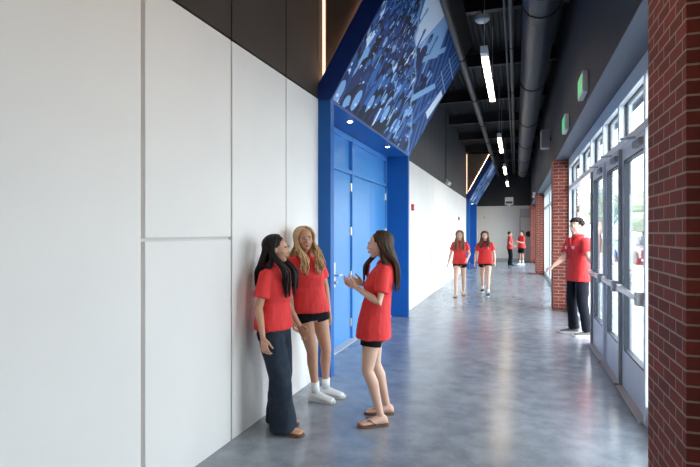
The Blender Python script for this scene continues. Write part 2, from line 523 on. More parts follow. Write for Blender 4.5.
def leaf(n, y0, y1, bar=True, closer=True):
    # y0..y1 the clear width between mullions; rails and stiles around one tall pane
    z1 = 2.42; xa, xb = 1.03, 1.075
    a, b = y0+0.004, y1-0.004
    st = 0.10
    f = MB()
    f.box(xa, xb, a, a+st, 0.02, z1).box(xa, xb, b-st, b, 0.02, z1)
    f.box(xa, xb, a+st, b-st, z1-0.12, z1).box(xa, xb, a+st, b-st, 0.02, 0.40)
    root = f.build('door_%d' % n, M_ALU, kind='structure', bevel=0.003)
    MB().box(1.048, 1.058, a+st-0.01, b-st+0.01, 0.39, z1-0.11).build('pane', M_GLASS, root)
    g = MB()
    for q in ((a+st, a+st+0.018), (b-st-0.018, b-st)): g.box(xa-0.004, xb+0.004, q[0], q[1], 0.40, z1-0.12)
    g.box(xa-0.004, xb+0.004, a+st, b-st, 0.40, 0.418).box(xa-0.004, xb+0.004, a+st, b-st, z1-0.138, z1-0.12)
    g.build('gasket', M_GASKET, root)
    if bar:
        p = MB()
        p.box(0.965, 1.005, a+0.05, b-0.06, 0.995, 1.045)
        pb = p.build('push_bar', M_STEEL, root, bevel=0.006)
        e = MB().box(0.95, 1.03, a+0.02, a+0.10, 0.965, 1.075).box(0.965, 1.03, b-0.09, b-0.03, 0.98, 1.06)
        e.build('end_bracket', M_LGREY, pb, bevel=0.008)
    if closer:
        c = MB().box(0.985, 1.03, a+0.10, a+0.36, 2.33, 2.39).build('door_closer', M_GREY, root, bevel=0.006)
        MB().tube([(0.97, a+0.18, 2.40), (0.90, a+0.36, 2.42), (0.985, a+0.55, 2.44)], 0.011, 8).build('closer_arm', M_ALUD, c)
    return root

m1 = [3.75, 4.66, 5.77, 6.75, 7.83, 9.10]
frame_bay(1, 3.265, 10.93, m1, door_gaps=(4.72, 5.83, 6.81, 7.89))
leaf(2, 4.72, 5.77); leaf(3, 5.83, 6.75); leaf(4, 6.81, 7.83)
frame_bay(2, 11.60, 20.2, [12.9, 14.2, 15.5, 16.8, 18.1, 19.2])
frame_bay(3, 20.9, 27.9, [22.1, 23.3, 24.5, 25.7, 26.9])
boxo('trim_1', M_THRESH, (0.965, 1.15, 4.70, 5.76, 0.0, 0.02), kind='structure', bevel=0.003)
boxo('trim_2', M_THRESH, (0.965, 1.15, 5.84, 6.74, 0.0, 0.02), kind='structure', bevel=0.003)
boxo('trim_3', M_THRESH, (0.965, 1.15, 6.82, 7.82, 0.0, 0.02), kind='structure', bevel=0.003)
boxo('wall_right_back', M_BRICK, (0.76, 1.3, Y0, 0.5, 0, ZW), kind='structure')
frame_bay(4, 0.5, 1.9, [1.2])  # unseen window, added and sized to brighten the near left wall
boxo('wall_right_pier', M_BRICK, (0.98, 1.3, 1.9, 2.587, 0, ZW), kind='structure')

# ---------------------------------------------------------------- blue portals with double doors and printed boards
SL = 0.59            # how far the board leans out per metre of rise
def board_paint(seed):
    W, H = 520, 230
    rnd = random.Random(seed)
    im = np.zeros((H, W, 3)); im[:] = (0.010, 0.035, 0.13)
    yy, xx = np.mgrid[0:H, 0:W].astype(float)
    pal = [(0.002, 0.007, 0.03), (0.006, 0.025, 0.11), (0.009, 0.048, 0.20), (0.035, 0.14, 0.41), (0.22, 0.42, 0.74), (0.66, 0.78, 0.95)]
    def ell(cx, cy, rx, ry, c, ang=0.0):
        x0, x1 = int(max(0, cx-max(rx, ry)-1)), int(min(W, cx+max(rx, ry)+2))
        y0, y1 = int(max(0, cy-max(rx, ry)-1)), int(min(H, cy+max(rx, ry)+2))
        if x0 >= x1 or y0 >= y1: return
        X = xx[y0:y1, x0:x1]-cx; Y = yy[y0:y1, x0:x1]-cy
        ca, sa = math.cos(ang), math.sin(ang)
        m = ((X*ca+Y*sa)/rx)**2 + ((-X*sa+Y*ca)/ry)**2 < 1
        im[y0:y1, x0:x1][m] = c
    def poly(pts, c):
        m = np.ones_like(xx, bool)
        area = sum(pts[i][0]*pts[(i+1) % len(pts)][1]-pts[(i+1) % len(pts)][0]*pts[i][1] for i in range(len(pts)))
        sg = 1 if area > 0 else -1
        for i in range(len(pts)):
            (ax, ay), (bx, by) = pts[i], pts[(i+1) % len(pts)]
            m &= sg*((bx-ax)*(yy-ay)-(by-ay)*(xx-ax)) >= 0
        im[m] = c
    def line(x0, y0, x1, y1, w, c):
        L = math.hypot(x1-x0, y1-y0)
        nx, ny = -(y1-y0)/L*w/2, (x1-x0)/L*w/2
        poly([(x0+nx, y0+ny), (x1+nx, y1+ny), (x1-nx, y1-ny), (x0-nx, y0-ny)], c)
    # stadium steps in the background
    for k in range(26):
        line(0, 10+k*11, W, -60+k*11+40, 3, pal[1+(k % 2)])
    poly([(0, 205), (60, 170), (60, 230), (0, 230)], pal[5])
    def person(cx, cy, s):
        body = rnd.choices(pal, weights=[6, 4, 2.5, 1.3, .9, 1.3])[0]
        ell(cx, cy-s*0.9, s*0.55, s*0.95, body, rnd.uniform(-.15, .15))
        skin = rnd.choice([pal[3], pal[3], pal[4], pal[2]])
        for rep in range(rnd.choice((0, 1, 1, 2, 2))):
            sx = rnd.choice([-1, 1])
            ex, ey = cx+sx*s*rnd.uniform(.5, .9), cy-s*rnd.uniform(-.1, .7)
            hx, hy = ex+sx*s*rnd.uniform(-.3, .4), ey+s*rnd.uniform(.3, .9)
            line(cx+sx*s*0.4, cy-s*0.4, ex, ey, s*0.24, body)
            line(ex, ey, hx, hy, s*0.18, skin)
            ell(hx, hy, s*0.13, s*0.13, skin)
        for q in range(4):                       # folds and highlights on the clothes
            fx = cx+rnd.uniform(-.4, .4)*s; fy = cy-rnd.uniform(.2, 1.3)*s
            line(fx, fy, fx+rnd.uniform(-.15, .15)*s, fy+rnd.uniform(.2, .5)*s, s*rnd.uniform(.04, .11), rnd.choice(pal))
        ell(cx, cy+s*0.27, s*0.20, s*0.25, rnd.choice([pal[0], pal[0], pal[1]]), rnd.uniform(-.4, .4))
        ell(cx+s*rnd.uniform(-.05, .08), cy+s*0.17, s*0.14, s*0.20, skin)
        ell(cx+s*0.06, cy+s*0.10, s*0.05, s*0.03, pal[5])
    rows = 16
    for r in range(rows):
        t = 1-r/(rows-1)                       # 1 top .. 0 bottom
        s = 11 + (1-t)**1.6*62
        y = 18+t*200
        x = rnd.uniform(-s, 0)+8
        while x < W:
            person(x, y+rnd.uniform(-.25, .25)*s, s*rnd.uniform(.85, 1.15))
            x += s*rnd.uniform(.75, 1.15)
    # right hand part beyond the diagonal: large close fans against a pale sky, seat rows
    mask_line = lambda X, Y: (X-520) + (Y-0)*2.35 > 0
    old = im.copy()
    im[:] = pal[2]
    for k in range(34):
        line(70+k*16, -10, -160+k*16, 240, 6, pal[1] if k % 2 else pal[3])
    poly([(60, 235), (60, 150), (210, 125), (330, 180), (290, 235)], pal[4])
    poly([(90, 235), (110, 165), (200, 150), (250, 235)], pal[5])
    big = [(180, 120, 60), (270, 95, 56), (350, 70, 48), (240, 170, 44), (330, 140, 38), (420, 60, 34), (430, 115, 30), (120, 190, 40)]
    for (x, y, s) in big: person(x, y, s)
    line(150, 150, 300, 80, 20, pal[3]); line(300, 80, 420, 150, 16, pal[4]); line(120, 200, 190, 110, 18, pal[3])
    line(390, 40, 470, 150, 13, pal[3]); line(260, 150, 350, 205, 12, pal[4])
    for k in range(5):                        # dark block with pale outlines near the far top corner
        pass
    poly([(400, 150), (520, 130), (520, 230), (420, 230)], pal[2])
    for q in range(4):
        line(405+q*24, 150, 425+q*24, 228, 3, pal[4])
    line(400, 175, 520, 160, 3, pal[4]); line(405, 205, 520, 195, 3, pal[4])
    poly([(455, 95), (495, 88), (510, 150), (475, 155)], pal[5])
    new = im.copy()
    m = mask_line(xx, yy)
    wob = (np.sin(yy*0.25)*5+np.sin(yy*0.09)*9)
    m = (xx-505+wob) + yy*2.05 > 0
    im[:] = np.where(m[..., None], new, old)
    edge = np.abs((xx-505+wob)+yy*2.05) < 7
    im[edge] = im[edge]*0.4+np.array(pal[4])*0.6
    # slight tonal wash
    return im

def M_print():
    m = bpy.data.materials.new('printed_blue_crowd')
    m.use_nodes = True
    nt = m.node_tree; b = nt.nodes['Principled BSDF']
    a = nt.nodes.new('ShaderNodeVertexColor'); a.layer_name = 'print'
    nt.links.new(a.outputs[0], b.inputs['Base Color'])
    b.inputs['Roughness'].default_value = 0.5
    b.inputs['Specular IOR Level'].default_value = 0.12
    return m
MP = M_print()

def portal(a, b, first):
    where = 'nearer' if first else 'farther'
    root = empty('blue_portal', (XP, (a+b)/2, 0),
                 label=('royal blue portal frame around the double doors behind the three talking girls' if first else
                        'royal blue portal frame at the far end of the left wall'), cat='door portal')
    inv = Matrix.Translation((-XP, -(a+b)/2, 0))
    def P(mb, name, m, parent=root, **kw):
        o = mb.build(name, m, parent, **kw)
        if parent is root: o.matrix_parent_inverse = inv
        return o
    jw = 0.11
    P(MB().box(XL-0.42, XP, a, a+jw, 0, ZW-0.03), 'jamb', M_BLUE)
    P(MB().box(XL-0.42, XP, b-jw, b, 0, ZW-0.03), 'jamb', M_BLUE)
    P(MB().box(XL-0.42, XP, a+jw, b-jw, 3.005, ZW), 'header_soffit', M_BLUE)
    # leaning board: box section in x-z, extruded along y
    zt = 5.0
    def xf(z): return XP + SL*(z-3.02)
    def xb(z): return XL + 0.555*(z-3.20)
    P(MB().prism_y([(XL, 3.02), (XP, 3.02), (xf(4.64), 4.64), (xf(4.64)-0.25, 4.64), (XL, 3.20)], a, b), 'leaning_board', M_NAVY)
    P(MB().prism_y([(xf(4.64)+.002, 4.642), (xf(zt), zt), (xf(zt)-0.25, zt), (xf(4.64)-0.25, 4.642)], a, b), 'board_top_edge', M_BLACK)
    # print as a fine grid, just proud of the board
    im = board_paint(3 if first else 8)
    H, W = im.shape[:2]
    st = 1 if first else 2
    im = im[::st, ::st]; H, W = im.shape[:2]
    n = Vector((1, 0, -SL)).normalized()*0.006
    vs = []
    for j in range(H):
        z = 3.035 + (4.63-3.035)*j/(H-1); x = xf(z)
        for i in range(W):
            vs.append((x+n.x, a+0.02+(b-a-0.04)*i/(W-1), z+n.z))
    fs = [(j*W+i, j*W+i+1, (j+1)*W+i+1, (j+1)*W+i) for j in range(H-1) for i in range(W-1)]
    pr = MB(); pr.v = vs; pr.f = fs; pr.mi = [0]*len(fs)
    o = P(pr, 'printed_crowd_graphic', MP)
    ca = o.data.color_attributes.new('print', 'FLOAT_COLOR', 'POINT')
    c4 = np.ones((H*W, 4), np.float32); c4[:, :3] = im.reshape(-1, 3)
    ca.data.foreach_set('color', c4.ravel())
    # triangular infill between wall, ceiling and board, set back, with light strips round its edge
    yi = a+0.14
    P(MB().prism_y([(XL+0.001, 3.22), (xb(zt)-0.03, zt), (XL+0.001, zt)], yi, yi+0.03), 'triangular_infill', M_BRONZE)
    s = MB()
    s.box(XL+0.002, XL+0.030, yi-0.010, yi-0.002, 3.27, zt)
    P(s, 'light_strip', M_LED, label='warm light strip up the wall edge of the infill')
    s = MB()
    s.prism_y([(xb(3.30)-0.013, 3.30), (xb(3.30)-0.004, 3.30), (xb(zt)-0.004, zt), (xb(zt)-0.013, zt)], yi-0.022, yi-0.002)
    P(s, 'light_strip', M_LED2, label='warm light strip along the sloping edge of the infill')
    # downlights in the soffit
    for k, yy_ in enumerate((a+1.0, a+3.0)):
        e = empty('recessed_downlight', (-2.02, yy_, 3.0),
                  label=('small round downlight in the underside of the %s blue portal, %s' % (where, ('nearer end', 'farther end')[k])),
                  cat='downlight', group='downlights in the portal undersides')
        t = MB(); t.tube([(0, 0, -0.004), (0, 0, 0.004)], 0.045, 20, cap=None); t.build('trim_ring', M_STEEL, e)
        t = MB(); t.tube([(0, 0, -0.008), (0, 0, -0.004)], 0.030, 20, cap=None); t.build('lens', M_DOWN, e)
    # doors
    dy0, dy1 = a+jw, b-jw
    mid = 7.18-5.14+a
    fr = MB()
    xd = XD
    fr.box(xd-0.06, xd+0.035, mid-0.035, mid+0.035, 0, 3.0)
    fr.box(xd-0.06, xd+0.03, dy0, dy1, 2.44, 2.50)
    fr.box(xd-0.06, xd+0.03, dy0, dy1, 2.93, 3.0)
    for q in (dy0, dy1-0.05): fr.box(xd-0.06, xd+0.03, q, q+0.05, 0, 3.0)
    n_ = 5 if first else 6
    door = fr.build('door_%d' % n_, M_BLUED, kind='structure', bevel=0.003)
    for (u0, u1) in ((dy0+0.05, mid-0.035), (mid+0.035, dy1-0.05)):
        MB().box(xd-0.04, xd-0.02, u0, u1, 2.50, 2.93).build('transom_panel', M_BLUED, door)
        c = (u0+u1)/2 if u0 > mid else u0+(u1-u0)*0.5
        for (v0, v1, hinge) in ((u0, c, u0), (c, u1, u1)):
            lf = MB().box(xd-0.04, xd+0.005, v0+0.004, v1-0.004, 0.012, 2.435).build('door_leaf', M_BLUED, door, bevel=0.003)
            for hz in (0.25, 0.95, 1.60, 2.25):
                s_ = 1 if hinge == v0 else -1
                hb = MB(); hb.tube([(xd+0.018, hinge+s_*0.012, hz-0.06), (xd+0.018, hinge+s_*0.012, hz+0.06)], 0.011, 10, cap=None)
                hb.box(xd+0.005, xd+0.009, hinge+s_*0.004, hinge+s_*0.05, hz-0.06, hz+0.06)
                hb.build('hinge', M_STEEL, lf)
            if u0 < mid and hinge == v1:
                h = MB()
                h.box(xd+0.005, xd+0.018, v0+0.16, v0+0.23, 0.84, 1.17)
                h.tube([(xd+0.018, v0+0.195, 1.0), (xd+0.075, v0+0.195, 1.0), (xd+0.075, v0+0.32, 1.0)], 0.014, 10)
                h.tube([(xd+0.018, v0+0.195, 0.90), (xd+0.04, v0+0.195, 0.90)], 0.022, 12)
                h.build('door_handle', M_STEEL, lf)
    MB().box(xd-0.04, xd+0.12, dy0, dy1, 0, 0.01).build('threshold', M_LGREY, door)
portal(*PORTALS[0], True)
portal(*PORTALS[1], False)
# ================================================================ overhead: joists, duct, pipes, lamps
jy = [2.4, 5.35, 8.2, 10.9, 13.7, 16.5, 19.4, 22.3, 25.2, 28.0]
names = ['first', 'second', 'third', 'fourth', 'fifth', 'sixth', 'seventh', 'eighth', 'ninth', 'tenth']
for k, y in enumerate(jy):
    if y < 4: continue
    j = MB()
    j.box(XL, 0.758, y-0.06, y+0.06, 5.33, 5.35).box(XL, 0.758, y-0.01, y+0.01, 5.07, 5.33).box(XL, 0.758, y-0.06, y+0.06, 5.05, 5.07)
    j.build('roof_beam', M_BLACK, label='black steel roof beam crossing the hall overhead, %s from the camera' % names[k-1], cat='beam', group='black roof beams')

duct = empty('spiral_duct', (0.31, 0, 4.55), label='large round dark grey spiral air duct running along the ceiling', cat='duct')
t = MB(); t.tube([(0, Y0, 0), (0, 26.5, 0)], 0.232, 40, cap=None); t.build('duct_run', M_DUCT, duct, smooth=False)
for p in duct.children[0].data.polygons: p.use_smooth = len(p.vertices) == 4
for y in [3.4, 6.9, 10.4, 13.9, 17.4, 20.9, 24.4]:
    r = MB(); r.tube([(0, y-0.03, 0), (0, y+0.03, 0)], 0.246, 40, cap=None); r.build('joint_band', M_BLACK, duct)
    r = MB(); r.box(-0.006, 0.006, y-0.01, y+0.01, 0.23, ZC-4.55); r.build('hanger', M_BLACK, duct)

def pipe(x, z, r, label, y0=Y0, y1=28.9, name='ceiling_pipe', m=M_PIPE):
    t = MB(); t.tube([(x, y0, z), (x, y1, z)], r, 16, cap=None)
    y = 3.4
    o = t.build(name, m, smooth=True, label=label, cat='pipe', group='pipes under the roof')
    while y < y1:
        c = MB()
        c.tube([(x, y-0.03, z), (x, y+0.03, z)], r*1.25, 16, cap=None)
        c.box(x-0.005, x+0.005, y-0.008, y+0.008, z+r, ZC)
        c.build('pipe_clamp', M_BLACK, o)
        y += 2.9
pipe(-0.93, 4.70, 0.068, 'thick dark pipe running along the ceiling beside the printed board')
pipe(-0.16, 4.80, 0.019, 'thinner of the two slim conduits between the lamps and the duct')
pipe(-0.075, 4.80, 0.036, 'thicker of the two slim conduits, the one next to the duct')

def pendant():
    r = empty('linear_pendant_lamp', (-0.41, 0, 3.99))
    MB().box(-0.048, 0.048, -1.25, 1.25, 0.012, 0.10).build('housing', M_WPLAS, r, bevel=0.004)
    MB().box(-0.044, 0.044, -1.22, 1.22, 0.0, 0.014).build('diffuser', M_LAMP, r)
    MB().box(-0.048, 0.048, -1.42, -1.25, 0.0, 0.10).build('end_cap', M_WPLAS, r, bevel=0.004)
    for y in (-1.3, 1.2):
        MB().tube([(0, y, 0.10), (0, y, ZC-3.99)], 0.004, 6, cap=None).build('suspension_cable', M_LGREY, r)
    return r
p0 = pendant()
LP = [('warm white linear pendant lamp nearest the camera', 8.42), ('warm white linear pendant lamp, second down the hall', 14.7),
      ('warm white linear pendant lamp, third down the hall', 20.7), ('warm white linear pendant lamp farthest down the hall', 26.4)]
for k, (lb, y) in enumerate(LP + [('warm white linear pendant lamp overhead behind the camera', 2.2)]):
    o = p0 if k == 0 else copy_tree(p0)
    o.location = (-0.41, y, 3.99)
    tag(o, lb, 'lamp', 'linear pendant lamps')
for (x, y, z, lb) in ((-0.50, 8.1, 4.88, 'round white ceiling speaker just in front of the first pendant lamp'), (-0.30, 7.15, 4.84, 'round white ceiling speaker at the top edge of the view')):
    e = empty('ceiling_speaker', (x, y, z), label=lb, cat='ceiling speaker')
    t = MB(); t.ell((0, 0, 0), (0.10, 0.10, 0.045), n=20, m=8); t.build('dome', M_WPLAS, e, smooth=True)
    t = MB(); t.tube([(0, 0, 0.0), (0, 0, 0.06)], 0.112, 20, cap=None); t.build('rim', M_LGREY, e)
    t = MB(); t.tube([(0, 0, 0.06), (0, 0, ZC-z)], 0.012, 8, cap=None); t.build('stem', M_BLACK, e)

# exit sign boxes on the bulkhead
for (y, lb) in ((6.10, 'green lit sign box on the dark bulkhead above the nearest glass door'), (8.25, 'smaller looking green lit sign box farther along the bulkhead')):
    e = empty('exit_sign', (0.758, y, 3.255), label=lb, cat='exit sign', group='green signs on the bulkhead')
    MB().box(-0.06, 0, 0, 0.44, -0.12, 0.12).build('sign_housing', M_WPLAS, e, bevel=0.006)
    MB().box(-0.064, -0.0601, 0.02, 0.42, -0.10, 0.10).build('sign_face', M_GREENLIT, e)
e = empty('wall_speaker', (0.758, 12.3, 3.72), label='grey box speaker hung high on the bulkhead beyond the green signs', cat='speaker')
MB().box(-0.22, -0.03, 0, 0.24, -0.22, 0.20).build('speaker_box', M_GREY, e, bevel=0.02)
MB().box(-0.03, 0, 0.08, 0.16, -0.05, 0.05).build('bracket', M_BLACK, e)
MB().box(-0.19, -0.04, -0.006, -0.0005, -0.2, 0.2).build('grille', M_ALUD, e)
e = empty('emergency_light', (0.758, 22.0, 3.18), label='small pale emergency light low on the bulkhead above the third brick column', cat='emergency light')
MB().box(-0.10, 0, 0, 0.3, -0.06, 0.06).build('housing', M_LGREY, e, bevel=0.01)
for q in (0.06, 0.24):
    t = MB(); t.tube([(-0.11, q, -0.13), (-0.05, q, -0.09)], 0.05, 12, cap=None); t.build('lamp_head', M_LGREY, e)
e = empty('emergency_light', (-0.35, 28.0, 3.24), label='grey box light hung in front of the dark upper end wall', cat='emergency light')
MB().box(-0.21, 0.21, -0.1, 0.1, -0.2, 0.2).build('housing', M_GREY, e, bevel=0.01)
MB().box(-0.17, 0.17, -0.106, -0.1005, -0.12, -0.02).build('dark_slot', M_BLACK, e)
MB().box(-0.08, 0.08, -0.08, 0.08, -0.23, -0.2).build('lens', M_WPLAS, e)
MB().box(-0.02, 0.02, -0.02, 0.02, 0.2, ZC-3.24).build('stem', M_BLACK, e)
e = empty('emergency_light', (XL, 15.6, 3.16), label='twin headed emergency light on the dark ribbed wall above the white panels', cat='emergency light')
MB().box(0, 0.06, -0.16, 0.16, -0.05, 0.05).build('housing', M_GREY, e, bevel=0.01)
for q in (-0.17, 0.17):
    t = MB(); t.tube([(0.05, q, -0.04), (0.14, q*1.15, -0.10)], 0.055, 14, cap=None); t.build('lamp_head', M_LGREY, e)
t = MB(); t.tube([(0.02, 0, 0.05), (0.02, 0, ZC-3.16)], 0.012, 8, cap=None); t.build('conduit', M_BLACK, e)
for (y, lb) in ((10.35, 'small red fire alarm on the white wall just past the nearer blue portal'), (19.25, 'small red fire alarm on the white wall above the walking girl with straight blonde hair')):
    e = empty('fire_alarm', (XL, y, 2.10), label=lb, cat='fire alarm', group='red fire alarms on the left wall')
    MB().box(0, 0.05, -0.05, 0.05, -0.065, 0.065).build('alarm_body', M_REDP, e, bevel=0.006)
    MB().box(0.05, 0.062, -0.02, 0.02, -0.03, 0.02).build('strobe_lens', M_WPLAS, e)

e = empty('wall_grille', (0.46, YE-0.012, 2.68), label='grey louvred grille above the door in the end wall', cat='grille')
g = MB()
g.box(-0.26, 0.26, 0, 0.012, -0.2, 0.2); g.build('backing', M_GREY, e)
g = MB()
for k in range(12): g.box(-0.24, 0.24, -0.012, 0.0, -0.185+k*0.032, -0.172+k*0.032)
g.build('slats', M_LGREY, e)
t = MB(); t.tube([(0.66, YE-0.09, 1.50), (0.66, YE-0.03, 1.50)], 0.16, 28, cap=None)
t.build('wall_disc', mat('matt_black', (0.01, 0.01, 0.01), 0.5), label='round black disc fixed to the end wall door beside the last brick column', cat='wall disc')
boxo('wall_thermostat', M_GREY, (-1.72, -1.66, YE-0.03, YE, 2.36, 2.48), bevel=0.004, label='tiny dark box high on the cream end wall near the blue frame', cat='wall box')
boxo('wall_plate', M_LGREY, (-0.2, 0.06, YE-0.012, YE, 1.66, 1.70), bevel=0.003, label='thin pale plate on the end wall between the two distant people', cat='wall plate')

# ================================================================ outside, seen through the glass
boxo('ground', mat('pale_concrete_paving', (0.52, 0.53, 0.54), 0.85, noise_amt=0.08, noise_scale=0.6), (1.3, 90, -40, 140, -0.14, -0.03), kind='structure')
M_GRASS = mat('grass', (0.10, 0.17, 0.05), 0.9, noise_amt=0.3, noise_scale=1)
boxo('lawn', M_GRASS, (1.5, 90, 44, 140, -0.03, 0.0), label='strip of green lawn far outside beyond the paving', cat='lawn')
M_LEAF = mat('tree_leaves', (0.22, 0.27, 0.17), 0.85, noise_amt=0.4, noise_scale=2.5)
M_BARK = mat('tree_bark', (0.12, 0.09, 0.07), 0.9, noise_amt=0.3)
rt = random.Random(4)
TL = ['rounded leafy tree outside, nearest beyond the paving', 'leafy tree outside, second in the line of trees', 'leafy tree outside, third in the line of trees',
      'leafy tree outside, fourth in the line of trees', 'leafy tree outside, farthest in the line of trees']
for k, (x, y) in enumerate([(6.5, 46), (10.5, 50), (14.5, 48), (19.5, 54), (26, 50)]):
    e = empty('tree', (x, y, 0), label=TL[k], cat='tree', group='trees outside the glass')
    t = MB(); t.tube([(0, 0, 0.005), (0.1, 0, 1.5), (0, 0.1, 3)], [0.16, 0.12, 0.08], 8, cap=None); t.build('trunk', M_BARK, e)
    c = MB()
    for q in range(26):
        a = rt.uniform(0, 2*PI); rr = rt.uniform(0, 1.5); z = rt.uniform(2.0, 4.6)
        s = rt.uniform(0.45, 0.85)
        c.ell((rr*math.cos(a)*(1-(z-2)/6), rr*math.sin(a)*(1-(z-2)/6), z), (s, s, s*0.8), n=8, m=6)
    o = c.build('crown', M_LEAF, e)
    for v in o.data.vertices:
        v.co += Vector(noise.noise_vector(v.co*2.1))*0.25
car = empty('parked_car', (6.3, 30, -0.03), rz=math.radians(10), label='dark parked car out on the paving beyond the glass doors', cat='car')
M_CAR = mat('dark_car_paint', (0.03, 0.045, 0.07), 0.25, coat=1.0)
c = MB()
prof = [(-2.2, .35), (-2.25, .75), (-1.5, .92), (-0.9, 1.42), (0.7, 1.45), (1.5, .98), (2.15, .88), (2.25, .4), (2.1, .28), (-2.0, .28)]
rings = []
for x, s in ((-0.88, .93), (-0.8, 1), (0.8, 1), (0.88, .93)):
    rings.append([(x*(0.82 if z > 1.1 else 1), y*s, .85+(z-.85)*s) for y, z in prof])
c.loft(rings); c.build('car_body', M_CAR, car)
g = MB()
for sx in (-1, 1):
    g.add([(sx*.86, -1.25, .98), (sx*.86, 1.3, .98), (sx*.735, .65, 1.36), (sx*.735, -.8, 1.36)], [(0, 1, 2, 3)])
g.add([(-.66, -1.42, 1.0), (.66, -1.42, 1.0), (.6, -.98, 1.38), (-.6, -.98, 1.38)], [(0, 1, 2, 3)])
g.build('car_windows', mat('car_glass', (0.02, 0.03, 0.04), 0.1), car)
for sx in (-1, 1):
    for y in (-1.4, 1.4):
        t = MB(); t.tube([(sx*.72, y, .33), (sx*.92, y, .33)], 0.33, 20, cap=None); t.build('wheel', M_BLACK, car)
# ================================================================ people
def skin_mat(name, c):
    return mat(name, c, 0.5, spec=0.4, sss=0.12, noise_amt=0.05, noise_scale=14)
SK_TAN = skin_mat('tanned_skin', (0.50, 0.270, 0.175))
SK_FAIR = skin_mat('fair_skin', (0.67, 0.42, 0.315))
SK_MID = skin_mat('warm_skin', (0.55, 0.30, 0.20))
def hair_mat(name, c, amt=0.35):
    return mat(name, c, 0.5, spec=0.22, noise_amt=amt, noise_scale=30, stretch=(6, 6, 0.5), bump=0.5, bump_scale=40)
H_DARK = hair_mat('dark_brown_hair', (0.012, 0.007, 0.006))
H_BLOND = hair_mat('blonde_hair', (0.56, 0.37, 0.19))
H_BROWN = hair_mat('brown_hair_lighter_ends', (0.055, 0.029, 0.017))
H_LBROWN = hair_mat('light_brown_hair', (0.26, 0.15, 0.08))
H_MBROWN = hair_mat('medium_brown_hair', (0.10, 0.045, 0.028))
M_POLO = mat('red_polo_cotton', (0.70, 0.033, 0.033), 0.8, noise_amt=0.05, noise_scale=6, bump=0.15, bump_scale=300)
M_POLO2 = mat('red_polo_collar', (0.52, 0.014, 0.018), 0.8)
M_LOGO = mat('white_stitching', (0.80, 0.75, 0.75), 0.7)
M_BLACKC = mat('black_shorts_fabric', (0.006, 0.006, 0.008), 0.8, spec=0.15)
M_NAVYC = mat('dark_navy_trousers', (0.009, 0.011, 0.018), 0.8, spec=0.15, noise_amt=0.1)
M_JEAN = mat('washed_blue_black_denim', (0.022, 0.031, 0.048), 0.85, spec=0.2, noise_amt=0.35, noise_scale=9, bump=0.15, bump_scale=300)
M_SOCK = mat('white_sock', (0.78, 0.78, 0.78), 0.8)
M_SHOEW = mat('white_sneaker', (0.74, 0.74, 0.76), 0.6)
M_SHOEG = mat('grey_sneaker', (0.12, 0.12, 0.11), 0.7)
M_SOLEW = mat('pale_sole', (0.62, 0.61, 0.58), 0.6)
M_SOLED = mat('dark_sole', (0.05, 0.04, 0.035), 0.7)
M_SANDAL = mat('brown_leather_sandal', (0.15, 0.07, 0.04), 0.6)
M_EYE = mat('eye_white', (0.75, 0.73, 0.70), 0.3)
M_IRIS = mat('dark_iris', (0.02, 0.012, 0.008), 0.2)
M_LIP = mat('lips', (0.40, 0.10, 0.09), 0.45)

def solid(name, mb, m, voxel, parent=None, smooth=4, factor=0.5, disp=0.0, dscale=(9, 9, 5), **kw):
    # fuse closed overlapping volumes into one continuous skin
    me = bpy.data.meshes.new(name)
    me.from_pydata(mb.v, [], mb.f)
    bm = bmesh.new(); bm.from_mesh(me)
    bmesh.ops.recalc_face_normals(bm, faces=bm.faces); bm.to_mesh(me); bm.free()
    t = bpy.data.objects.new(name, me); col.objects.link(t)
    r = t.modifiers.new('r', 'REMESH'); r.mode = 'VOXEL'; r.voxel_size = voxel; r.use_smooth_shade = True
    s = t.modifiers.new('s', 'SMOOTH'); s.factor = factor; s.iterations = smooth
    dg = bpy.context.evaluated_depsgraph_get()
    out = bpy.data.meshes.new_from_object(t.evaluated_get(dg))
    bpy.data.objects.remove(t); bpy.data.meshes.remove(me)
    out.name = name
    if disp:
        n = len(out.vertices)
        nor = [v.normal.copy() for v in out.vertices]
        for v, nn in zip(out.vertices, nor):
            c = v.co
            d = noise.noise(Vector((c.x*dscale[0], c.y*dscale[1], c.z*dscale[2])))
            d2 = 1-abs(noise.noise(Vector((c.x*dscale[0]*1.3+5, c.y*dscale[1]*1.3, c.z*dscale[2]*1.6+c.x*6))))*2
            v.co = c + nn*(disp*0.5*d + disp*0.5*d2)
    out.materials.clear(); out.materials.append(m)
    out.polygons.foreach_set('use_smooth', [True]*len(out.polygons))
    o = bpy.data.objects.new(name, out); col.objects.link(o)
    if parent is not None: o.parent = parent
    tag(o, **kw)
    return o

def ik(a, c, l1, l2, pole):
    a, c, pole = Vector(a), Vector(c), Vector(pole)
    d = c-a; L = d.length
    if L > (l1+l2)*0.995:
        c = a+d*((l1+l2)*0.995/L); d = c-a; L = d.length
    x = (L*L+l1*l1-l2*l2)/(2*L)
    h = math.sqrt(max(0, l1*l1-x*x))
    dn = d/L
    pp = pole-dn*pole.dot(dn)
    pp.normalize()
    return a+dn*x+pp*h, c

